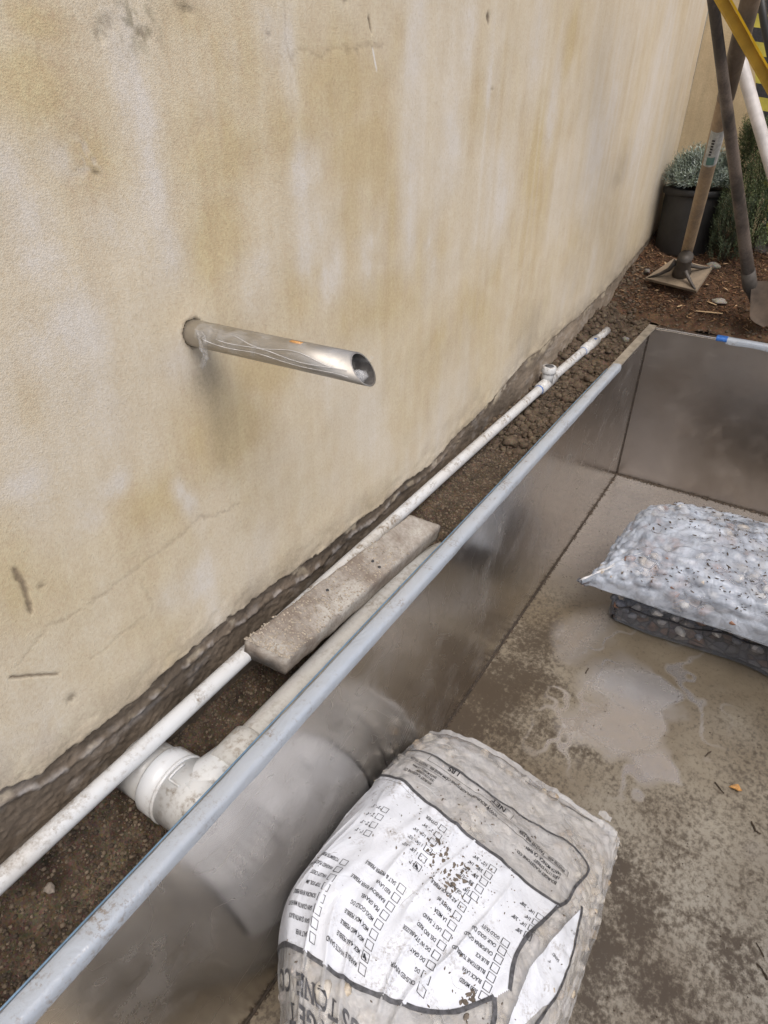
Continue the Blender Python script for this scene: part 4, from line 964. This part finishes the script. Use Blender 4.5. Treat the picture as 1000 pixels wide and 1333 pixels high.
# corner tabs of the sealed end
for i, (a, b, da, db) in enumerate(((.41, .60, .07, .012), (.36, .70, .09, .02))):
    q = near_bag(np.array([a]), np.array([b]), .004)[0]; V = []
    for u in range(7):
        for v in range(4):
            V.append(q+np.array([u*.0058, v*.0065+.003*math.sin(u*.9), .004*math.sin(u*1.3+v+i)+.003]))
    mk('seam_tab', V, grid_faces(7, 4), M['near_film'], nb)

# ---- pillow-shaped bags at the far side
def pillow(x0, x1, y0, y1, z0, zt, seed, k=.16, zs=.4, pw=.42, lump=.010, corner=None):
    def fn(a, b, off=0.0, under=False):
        a = np.asarray(a, float); b = np.asarray(b, float); cx, cy, hx, hy = (x0+x1)/2, (y0+y1)/2, (x1-x0)/2, (y1-y0)/2
        aa = np.sin(a*np.pi/2); bb = np.sin(b*np.pi/2)
        e = np.clip((1-np.abs(aa)**3.2), 0, 1)**pw*np.clip((1-np.abs(bb)**3.2), 0, 1)**pw
        x = cx+hx*aa*(1-k*(1-bb**4)*np.abs(aa)); y = cy+hy*bb*(1-k*(1-aa**4)*np.abs(bb))
        zm = z0+(zt-z0)*zs
        d = lump*fbm(a*3, b*3, seed, 2)+lump*.75*fbm(a*9, b*9, seed+5, 3)
        ridge = 1-np.abs(fbm(a*5+b*2, b*3-a*2, seed+9, 2)); d = d+.008*ridge**6
        z = zm-(zm-z0)*e+off*.5 if under else zm+(zt-zm)*e+(d+off)*np.clip(e*1.6, .12, 1)
        for cn in (corner or ()):
            w = np.exp(-((a-cn[0])**2+(b-cn[1])**2)/cn[5]); x = x+w*cn[2]; y = y+w*cn[3]; z = z+w*cn[4]
        x = x+.008*fbm(a*3, b*5, seed+21, 3); y = y+.008*fbm(a*5, b*3, seed+31, 3)
        return np.stack([x, y, np.maximum(z, z0 if not under else z0)], -1)
    return fn
def far_bag(label, raw, film, kinds, npeb, s0, s1, fill, po=-.0155, fo=-.018):
    plain = by_normal(raw); pts = poisson(npeb, -.90, .90, -.955, .85, .034, .46, .44, lambda a, b: a > -.75 or b > -.8)
    fn = with_stones(plain, bump_grid(pts, .052, .052, .0085))
    root = thing('stone_bag', label, 'bag', tuple(fn(np.array([0.]), np.array([0.]))[0]*np.array([1, 1, 0])+np.array([0, 0, ZF])), 'see-through sacks of river stones on the trough floor')
    V1, F1, _, _ = sheet(fn, 150, 150, 0.0); V2, F2, _, _ = sheet(lambda a, b, o: raw(a, b, o, True), 40, 40, 0.0)
    mk('sack_film', np.concatenate([V1, V2]), np.concatenate([F1[:, ::1].reshape(-1, 4), F2[:, ::-1]+len(V1)]), film, root)
    V1, F1, _, _ = sheet(plain, 110, 110, fo, -.9993, .9993, -.9993, .9993); o = mk('stone_fill', V1, F1, fill, root); tag(o, kind='stuff')
    fill_pebbles(root, kinds, plain, pts, s0, s1, po)
    return root, fn
M['rfill'] = m_fill('river_fill', [(.14, .15, .18), (.42, .42, .44), (.25, .27, .31), (.33, .22, .17), (.52, .50, .48)], 26, (.06, .06, .07))
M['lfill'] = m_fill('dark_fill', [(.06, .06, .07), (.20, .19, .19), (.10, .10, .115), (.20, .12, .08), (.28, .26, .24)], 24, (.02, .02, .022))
low_fn = pillow(-.315, .52, 2.125, 2.66, ZF+.002, ZF+.212, 900, .05, .05, .30, .014, ((-1, -1, .05, .04, .0, .1), (.1, -1, .0, .03, .0, .06)))
up_fn = pillow(-.375, .52, 2.050, 2.66, ZF+.182, ZF+.395, 940, .06, .10, .36, .016, ((-1, -.95, -.03, .0, .0, .04), (-1, 1, .13, -.10, .0, .25)))
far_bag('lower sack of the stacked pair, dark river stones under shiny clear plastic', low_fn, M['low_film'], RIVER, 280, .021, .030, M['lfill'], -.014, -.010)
ub, ub_fn = far_bag('upper sack of the stacked pair, river stones in milky plastic with bark crumbs', up_fn, M['far_film'], RIVER, 300, .017, .025, M['rfill'], -.0125)
UPN0 = ub_fn
pts = np.stack([RNG.uniform(-.55, .8, 900), RNG.uniform(-.85, .8, 900)], -1); k = fbm(pts[:, 0]*3, pts[:, 1]*3, 77, 2) > -.12; pts = pts[k]
P = UPN0(pts[:, 0], pts[:, 1], .0012); scatter('bark_crumbs', P, RNG.uniform(.0012, .0048, len(P))*RNG.uniform(.6, 1.5, len(P)), M['mudspot'], parent=ub, flat=(1.7, .6, .35), yaw=True)
# ragged gathered corner
g = G()
UPN = by_normal(up_fn)
for s in range(9):
    P = []
    for i in range(14):
        t = i/13; P.append(UPN(np.array([-.985+(.10+.05*s)*t]), np.array([-.95+(.04+.05*s)*t+.03*math.sin(t*5+s*2)*t]), .0030)[0])
    g.add(*tube(P, [.0005+.0013*math.sin(i/13*3.14) for i in range(14)], 5))
g.build('film_pleat', M['crease'], ub)
# dark seam line of the lower bag
g = G(); P = [low_fn(np.array([a]), np.array([-.86+.03*math.sin(a*5)]), .010)[0] for a in np.linspace(-.93, .96, 60)]; P = [p+np.array([0, -.006, .004*math.sin(i*.7)+.004]) for i, p in enumerate(P)]
g.add(*tube(P, .0034, 6)); lb = [o for o in COL.objects if o.name.startswith('stone_bag')][1]; g.build('seam', M['ink'], lb)

# ================================================================== LITTER ON THE TROUGH FLOOR
def flat_twig(pts, r, label, z=ZF):
    P = [(x, y, z+r*.9+.0004) for x, y in pts]; P2 = []
    for p, q in zip(P[:-1], P[1:]):
        for i in range(4): t = i/4; P2.append(np.array(p)*(1-t)+np.array(q)*t+np.array([random.uniform(-1, 1)*r*.8, random.uniform(-1, 1)*r*.8, abs(random.gauss(0, r*.5))]))
    P2.append(np.array(P[-1])); V, F = tube(P2, [r*random.uniform(.5, 1.1) for _ in P2], 6)
    o = mk('twig', V, F, M['twig'], None); return tag(o, label, 'twig', 'dark twigs on the trough floor')
for pts, r, l in (([(-.27, 1.819), (-.269, 1.85)], .0022, 'tiny dark twig standing out on the pale wet patch'), ([(.162, 1.681), (.175, 1.713)], .0022, 'dark twig on the floor just beyond the dry leaf'),
                  ([(.318, 1.519), (.335, 1.496), (.345, 1.492)], .0028, 'dark curved twig on the floor between the dry leaf and the near right'), ([(.205, 1.60), (.235, 1.575)], .0022, 'thin twig touching the dry leaf'),
                  ([(.381, 1.123), (.395, 1.117), (.408, 1.100)], .0028, 'dark twig lowest at the right edge of the trough floor'), ([(.376, 1.175), (.395, 1.150)], .0022, 'twig just above the lowest twig at the right edge'),
                  ([(-.244, 2.433), (-.252, 2.489)], .0024, 'twig lying by the far left side of the upper sack')):
    flat_twig(pts, r, l)
lf = []
for i in range(9):
    t = i/8; w = .011*math.sin(math.pi*min(t*1.05, 1))**.7+.0008
    for k in range(5): u = k/4-.5; lf.append((.244+.040*t+.004*math.sin(t*5), 1.607+u*2*w+.006*t, ZF+.003+.009*abs(u)*2*math.sin(t*3)+.003*math.sin(t*6)))
o = mk('leaf', lf, grid_faces(9, 5), M['dry_leaf'], None); tag(o, 'small dry orange-brown leaf on the trough floor', 'leaf')
n = 900; x = RNG.uniform(-.56, .9, n); y = RNG.uniform(.1, 3.25, n)
scatter('floor_grit', np.stack([x, y, np.full(n, ZF+.0008)], -1), RNG.uniform(.0006, .0024, n), M['mudspot'], label='fine grit and crumbs scattered over the trough floor')
# thin water film left standing on the floor
M['water'] = NT('shallow_water'); _t = M['water']; _t.set(Base_Color=(.8, .8, .78, 1), Roughness=.03, IOR=1.33, Alpha=.05, Specular_IOR_Level=.5); _t.bump(_t.noise(12, 3, .5), .12, .004); M['water'] = _t.m
gw = G()
for i, p in enumerate(PUD[:2]):
    c = np.mean(p, axis=0); m = len(p); ring = []
    for j in range(m):
        a, b = np.array(p[j]), np.array(p[(j+1) % m])
        for s in range(5): q = a+(b-a)*s/5; q = q+np.array([noise.noise(Vector((q[0]*30, q[1]*30, i))), noise.noise(Vector((q[0]*30, q[1]*30, i+5)))])*.010; ring.append(q)
    k = len(ring); V = [(q[0], q[1], ZF+.0003) for q in ring]+[(c[0]+(q[0]-c[0])*.94, c[1]+(q[1]-c[1])*.94, ZF+.0016) for q in ring]+[(c[0], c[1], ZF+.0017)]
    gw.add(V, [(j, (j+1) % k, k+(j+1) % k, k+j) for j in range(k)]+[(k+j, k+(j+1) % k, 2*k) for j in range(k)])
tag(gw.build('puddle', M['water'], None), kind='structure')

# ================================================================== TOOLS
BP = (-0.586, 2.430, 1.461)
YA0, YA1 = (-0.589, 2.356, 1.339), (0.495, 3.476, 0.002)
WP0, WP1 = (0.031, 3.590, 0.120), (-0.573, 3.720, 1.091)
HZ0, HZ1 = (-0.582, 3.980, 1.342), (-0.194, 3.980, 0.300)

tm = thing('tamper', 'hand tamper with square iron plate and thick wooden handle standing on the mulch', 'tamper', (-.545, 3.56, .18))
A4 = [np.array(p) for p in ((-.700, 3.545, .150), (-.445, 3.462, .146), (-.425, 3.625, .222), (-.610, 3.655, .232))]
nrm = np.cross(A4[1]-A4[0], A4[3]-A4[0]); nrm /= np.linalg.norm(nrm)
V = [p for p in A4]+[p-nrm*.014 for p in A4]; V = np.array(V)+nrm*.006
mk('plate', V, [(0, 1, 2, 3), (7, 6, 5, 4), (0, 4, 5, 1), (1, 5, 6, 2), (2, 6, 7, 3), (3, 7, 4, 0)], M['iron_dusty'], tm, False)
hc = (A4[0]+A4[1]+A4[2]+A4[3])/4+np.array([0.0, -.005, .012]); base = hc+np.array([0, 0, .085]); topp = np.array([-.385, 2.55, 1.325]); dirh = (topp-base)/np.linalg.norm(topp-base)
for i, p in enumerate(A4):
    q = hc+(p-hc)*.93; P = [q+nrm*.004, hc+(q-hc)*.66+nrm*.012, hc+(q-hc)*.36+nrm*.030, hc+(q-hc)*.17+nrm*.065]
    V, F = tube(P, [.004, .007, .010, .013], 8); mk('rib', V, F, M['iron'], tm)
V, F = tube([hc-dirh*.01, hc+dirh*.03, hc+dirh*.07, hc+dirh*.115, hc+dirh*.125], [.044, .036, .032, .030, .034], 20); mk('socket', V, F, M['iron'], tm)
brk = base+dirh*.90
V, F = tube([base+dirh*s for s in np.linspace(-.01, .90, 12)], np.linspace(.0255, .0268, 12), 24); mk('handle', V, F, M['handle'], tm)
V, F = tube([brk, brk+dirh*.003, brk+dirh*.9], [.0268, .0285, .0285], 24); o = mk('handle_sleeve', V, F, M['dark_handle'], tm)
# sticker wrapped on the handle facing the camera
u_, w_ = frame(dirh); 
def wrap_patch(s0, s1, a0, a1, r, name, mat, par=None):
    V = []
    for i in range(9):
        for k in range(9):
            a = a0+(a1-a0)*k/8; V.append(base+dirh*(s0+(s1-s0)*i/8)+(u_*math.cos(a)+w_*math.sin(a))*(r+.0004))
    return mk(name, V, grid_faces(9, 9), mat, par or tm)
ang0 = math.atan2(np.dot(-base+np.array([0, 0, 1]), w_), np.dot(-base+np.array([0, 0, 1]), u_))
stk = wrap_patch(.60, .775, ang0-1.5, ang0+.9, .0270, 'sticker', M['sticker'])
o = wrap_patch(.61, .65, ang0-.6, ang0+.45, .0274, 'sticker_mark', M['teal'], stk)
for i in range(6): wrap_patch(.66+i*.014, .669+i*.014, ang0+.05-.02*i, ang0+.35, .0274, 'sticker_mark', M['ink'], stk)

M['iron_brown'] = simple('rusty_iron', (.095, .07, .05), .8, .2, 12, .5, .5, 90, .002)
pl = thing('shovel', 'shovel with tar-black handle standing blade down at the right of the mulch', 'shovel', (-.20, 3.40, .10))
p0, p1 = np.array([-.225, 3.38, .22]), np.array(BP)
V, F = tube([p0+(p1-p0)*s for s in np.linspace(0, 1, 14)], np.linspace(.0265, .0125, 14), 18, True, .05); mk('handle', V, F, M['black_pole'], pl)
V = []; dpl = (p0-p1)/np.linalg.norm(p0-p1)
sd = np.array([1.0, .15, 0.12]); sd /= np.linalg.norm(sd); dn2 = np.array([.20, -.10, -.97]); dn2 /= np.linalg.norm(dn2); nb3 = np.cross(sd, dn2)
for i in range(12):
    t = i/11; w = .078*(1-.10*t)*(1 if t < .75 else max(.15, 1-((t-.75)/.25)**2*.75))
    for k in range(9):
        u = (k/8-.5)*2; V.append(p0+np.array([.075, .0, .035])+dn2*(.19*t)+sd*w*u+nb3*(-.020*u*u+(.018*(1-t*3) if t < .1 else 0)*abs(u)))
F = grid_faces(12, 9); V = np.array(V); V2 = V+nb3*.0025; mk('blade', np.concatenate([V, V2]), np.concatenate([F, F[:, ::-1]+len(V)]), M['iron_brown'], pl)
V, F = tube([p0-dpl*.10, p0, p0+dpl*.03+np.array([.008, 0, 0]), p0+dpl*.05+np.array([.03, 0, -.05])], [.0285, .030, .026, .012], 16); mk('socket', V, F, M['iron'], pl)
V, F = tube([p0+np.array([.075, 0, .035])+sd*.080*u+nb3*(-.02*u*u+.006) for u in np.linspace(.15, 1, 8)], .0065, 8); mk('foot_tread', V, F, M['iron'], pl)

wp = thing('white_pole', 'smooth whitish pole leaning between the yellow rail and the rosemary', 'pole', (-.27, 3.6, .5))
q0, q1 = np.array(WP0), np.array(WP1)
V, F = tube([q0+(q1-q0)*s for s in np.linspace(0, 1, 10)], .026, 18); mk('pole_shaft', V, F, M['white_pole'], wp)
V, F = tube([q1-(q1-q0)*.003, q1+(q1-q0)*.008], [.0262, .022], 18); mk('end_cap', V, F, M['white_pole'], wp)

yr = thing('ladder_rail', 'yellow fibreglass rail with raised flanges slanting down across the top right', 'ladder rail', (-.4, 3.1, 1.0))
a0, a1 = np.array(YA0), np.array(YA1)
du = (a1-a0)/np.linalg.norm(a1-a0); cu_ = -np.array([-.41, 3.0, .05]); cu_ /= np.linalg.norm(cu_); sdv = np.cross(du, cu_); sdv /= np.linalg.norm(sdv); fr = np.cross(sdv, du)
if fr.dot(cu_) < 0: fr = -fr
def prism(name, s0, s1, f0, f1, mat):
    V = []
    for e in (a0, a1):
        for (s, f) in ((s0, f0), (s1, f0), (s1, f1), (s0, f1)): V.append(e+sdv*s+fr*f)
    mk(name, V, [(0, 1, 2, 3), (7, 6, 5, 4), (0, 4, 5, 1), (1, 5, 6, 2), (2, 6, 7, 3), (3, 7, 4, 0)], M[mat], yr, False)
right = 1 if sdv[0] > 0 else -1
prism('web', -.0125, .0125, -.004, .004, 'yellow_shaded'); prism('flange', (.0158*right-.0028), (.0158*right+.0028), -.020, .014, 'yellow'); prism('flange', -.0146*right-.0018, -.0146*right+.0018, -.020, .004, 'yellow_shaded')

hz = thing('hazard_strip', 'yellow and black chevron striped strip behind the yellow rail', 'hazard marker', (-.45, 3.95, 1.0))
h0, h1 = np.array(HZ0), np.array(HZ1); dh_ = (h1-h0)/np.linalg.norm(h1-h0); hs = np.cross(dh_, [0, 1, 0]); hs /= np.linalg.norm(hs)
N_ = 20; Lh = np.linalg.norm(h1-h0)
for i in range(N_):
    mt = M['yellow_stripe'] if i % 2 == 0 else M['ink']; V = []
    for fy in (-.012, .0):
        for (s, w) in ((i, -1), (i+1, -1), (i+1, 1), (i, 1)): V.append(h0+dh_*(Lh*s/N_+(.05 if w > 0 else 0))+hs*.048*w+np.array([0, fy, 0]))
    mk('stripe', V, [(0, 1, 2, 3), (7, 6, 5, 4), (0, 4, 5, 1), (1, 5, 6, 2), (2, 6, 7, 3), (3, 7, 4, 0)], mt, hz, False)
bb_ = thing('black_bar', 'slim black bar in the top right corner, right of the thick wooden handle', 'bar', (-.45, 3.8, 1.1))
V, F = tube([(-.560, 3.72, 1.33), (-.490, 3.74, 1.17), (-.39, 3.78, .97), (-.28, 3.8, .75), (-.03, 3.88, .26)], .016, 12); mk('bar_shaft', V, F, M['black_plastic'], bb_)
V, F = tube([(-.5602, 3.7195, 1.3305), (-.563, 3.7187, 1.336)], [.018, .014], 12); mk('end_cap', V, F, M['black_plastic'], bb_)

# ================================================================== PLANTS
pt = thing('potted_lavender', 'grey-green lavender bush in a black nursery pot in the wall corner', 'potted plant', (-.64, 3.96, .22))
def lathe(prof, cx, cy, n=40):
    V = []; F = []
    for r, z in prof:
        for k in range(n): a = math.tau*k/n; V.append((cx+r*math.cos(a), cy+r*math.sin(a), z))
    for i in range(len(prof)-1):
        for k in range(n): j = (k+1) % n; F.append((i*n+k, i*n+j, (i+1)*n+j, (i+1)*n+k))
    return V, F
V, F = lathe([(.0, .205), (.130, .205), (.134, .22), (.143, .485), (.143, .50)], -.635, 3.965); pw_ = mk('pot_wall', V, F, M['black_plastic'], pt)
V, F = lathe([(.1435, .486), (.152, .488), (.155, .500), (.155, .514), (.151, .520), (.145, .520), (.141, .500), (.138, .42)], -.635, 3.965); mk('pot_rim', V, F, M['black_plastic'], pw_)
V, F = lathe([(.139, .478), (.06, .486), (.0, .488)], -.635, 3.965); mk('potting_soil', V, F, M['soil'], pt)
def sprigs(n, fn_base, L0, L1, nl, ll, lw, cols, name, parent, droop=0, out=.5):
    Vs = []; Cs = []
    for _ in range(n):
        p, d = fn_base(); d = Vector(d).normalized(); L = random.uniform(L0, L1); u, w = frame(d); c0 = np.array(random.choice(cols))*random.uniform(.6, 1.35)
        for i in range(nl):
            t = (i+.5)/nl; c = np.array(p)+np.array(d)*L*t+np.array([0, 0, -droop*t*t*L]); a = i*2.4+random.random()
            s = u*math.cos(a)+w*math.sin(a); q = np.array(d)*(1-out)+s*out*1.2; q /= np.linalg.norm(q); l = ll*random.uniform(.7, 1.2)*(1.1-.5*t)
            k = np.cross(q, s+np.array(d)*.3+1e-3); k /= np.linalg.norm(k)+1e-9; k = k*lw
            tip = c+q*l; mid = c+q*l*.5
            Vs += [c, mid+k, tip, mid-k]; cc = c0*random.uniform(.8, 1.2); Cs += [cc]*4
    Vs = np.array(Vs); F = np.arange(len(Vs)).reshape(-1, 4); o = mk(name, Vs, F, M['leaf'], parent, False, np.array(Cs)); tag(o, kind='stuff'); return o
def lav():
    th = random.uniform(0, math.tau); ph = math.acos(random.uniform(-.12, 1)); r = random.uniform(.45, 1)
    d = Vector((math.sin(ph)*math.cos(th), math.sin(ph)*math.sin(th), math.cos(ph)))
    c = Vector((-.625, 3.94, .545)); p = c+Vector((d.x*.135, d.y*.125, d.z*.125))*r
    return p, (d.x, d.y, d.z+.55)
sprigs(1700, lav, .035, .065, 9, .029, .0020, [(.17, .21, .16), (.24, .29, .24), (.32, .37, .33), (.13, .17, .12)], 'foliage', pt)
g = G()
for i in range(26):
    a = random.random()*6.3; r = random.random()*.09; g.add(*tube([(-.63+r*.3*math.cos(a), 3.95+r*.3*math.sin(a), .485), (-.63+r*math.cos(a), 3.95+r*math.sin(a), .60)], [.004, .002], 5))
g.build('stem', M['twig'], pt)
rs = thing('rosemary_bush', 'upright dark green rosemary bush at the right edge behind the poles', 'bush', (-.30, 3.98, .2))
def ros():
    t = random.random(); a = random.random()*math.tau; r = (.16*(1-t*.72))*math.sqrt(random.random()); z = .28+.50*t
    return (-.350+r*math.cos(a)-.085*t, 3.90+r*math.sin(a)*.7, z), (.35*math.cos(a), .35*math.sin(a), 1)
sprigs(1500, ros, .05, .085, 13, .020, .0016, [(.055, .085, .030), (.085, .12, .045), (.12, .15, .06), (.04, .06, .025)], 'foliage', rs)
g = G()
for i in range(14):
    a = random.random()*6.3; r = random.random()*.1; g.add(*tube([(-.32+r*.3*math.cos(a), 3.95+r*.3*math.sin(a), .2), (-.33+r*math.cos(a), 3.95+r*math.sin(a)*.7, .62)], [.006, .002], 5))
g.build('stem', M['twig'], rs)
r2 = thing('rosemary_bush', 'low dark rosemary sprigs hanging between the black pot and the black-handled shovel', 'bush', (-.40, 3.82, .2))
def ros2():
    t = random.random(); a = random.random()*math.tau; r = .075*math.sqrt(random.random())
    return (-.415+r*math.cos(a), 3.83+r*math.sin(a)*.7, .22+.26*t), (.3*math.cos(a), .3*math.sin(a)-.1, .8)
sprigs(420, ros2, .04, .07, 12, .018, .0016, [(.045, .065, .030), (.07, .095, .045), (.035, .05, .025)], 'foliage', r2)
g = G()
for i in range(7):
    a = random.random()*6.3; g.add(*tube([(-.41, 3.84, .2), (-.415+.05*math.cos(a), 3.83+.04*math.sin(a), .44)], [.004, .0015], 5))
g.build('stem', M['twig'], r2)

# ================================================================== STONES, CHIPS, BLOCK
def stone(x, y, z, s, label, seed, mat='stone', flat=.7, cat='stone'):
    V, F = rock_proto(seed, 3); V = V*np.array([s, s*.75, s*flat])+np.array([x, y, z]); o = mk('stone', V, F, M[mat], None); return tag(o, label, cat)
stone(-.440, 3.78, float(soil_h(np.array(-.44), np.array(3.78)))+.012, .030, 'pale jagged stone on the mulch just right of the pot', 301, 'concrete')
stone(-.345, 3.52, float(soil_h(np.array(-.345), np.array(3.52)))+.006, .034, 'flat grey stone on the mulch right of the tamper plate', 302, 'concrete', .35)
stone(-.765, .200, -.130, .010, 'tan stone on the soil of the near trench', 303, 'stone')
stone(-.79, .105, -.12, .012, 'small reddish stone at the left edge of the near trench', 306, 'stone')
stone(-.625, 3.02, .012, .015, 'small pale stone beside the end of the white pipe', 304, 'concrete')
stone(-.715, 3.62, .17, .016, 'small grey stone left of the tamper plate', 305, 'concrete')
stone(-.700, 1.93, -.045, .030, 'grey clay lump in the trench between pipe and rim', 307, 'clod', .5)
M['bright_chip'] = m_wood('pale_wood_chip', (.36, .24, .13), (.52, .38, .22), (1, 1, 1), 40, .8)
def chip(x, y, L, w, a, label):
    z = float(soil_h(np.array(x), np.array(y)))+.010; d = np.array([math.cos(a), math.sin(a), .05]); s = np.array([-math.sin(a), math.cos(a), .1]); V = []
    for i in range(6):
        t = i/5-.5
        for k, (u, h) in enumerate(((-1, 0), (-.5, .5), (.6, .45), (1, 0), (0, -.35))): V.append(np.array([x, y, z])+d*L*t+s*u*w*(1-1.5*t*t)*.5+np.array([0, 0, h*w*.4*(1-2*t*t)]))
    F = [(i*5+k, i*5+(k+1) % 5, (i+1)*5+(k+1) % 5, (i+1)*5+k) for i in range(5) for k in range(5)]+[(4, 3, 2, 1, 0), (25, 26, 27, 28, 29)]
    o = mk('wood_chip', V, F, M['bright_chip'], None, False); tag(o, label, 'wood chip', 'pale wood chips on the mulch')
chip(-.365, 3.44, .115, .012, .05, 'longest pale wood chip, on the mulch beyond the far rim')
chip(-.37, 3.50, .055, .014, 2.6, 'short pale wood chip lying at a slant below the flat grey stone')
chip(-.50, 3.45, .04, .010, 1.2, 'small pale wood chip by the near corner of the tamper plate')
chip(-.66, 3.75, .05, .012, 1.9, 'upright pale wood chip in front of the black pot')
chip(-.52, 3.74, .05, .011, .4, 'pale wood chip between tamper socket and black pot')
bk = G(); V, F = box(-.30, .20, 3.98, 4.10, .12, .375, .006); bk.add(V, F)
o = bk.build('block', M['concrete'], None, False); tag(o, 'grey concrete block behind the rosemary at the right edge', 'block')
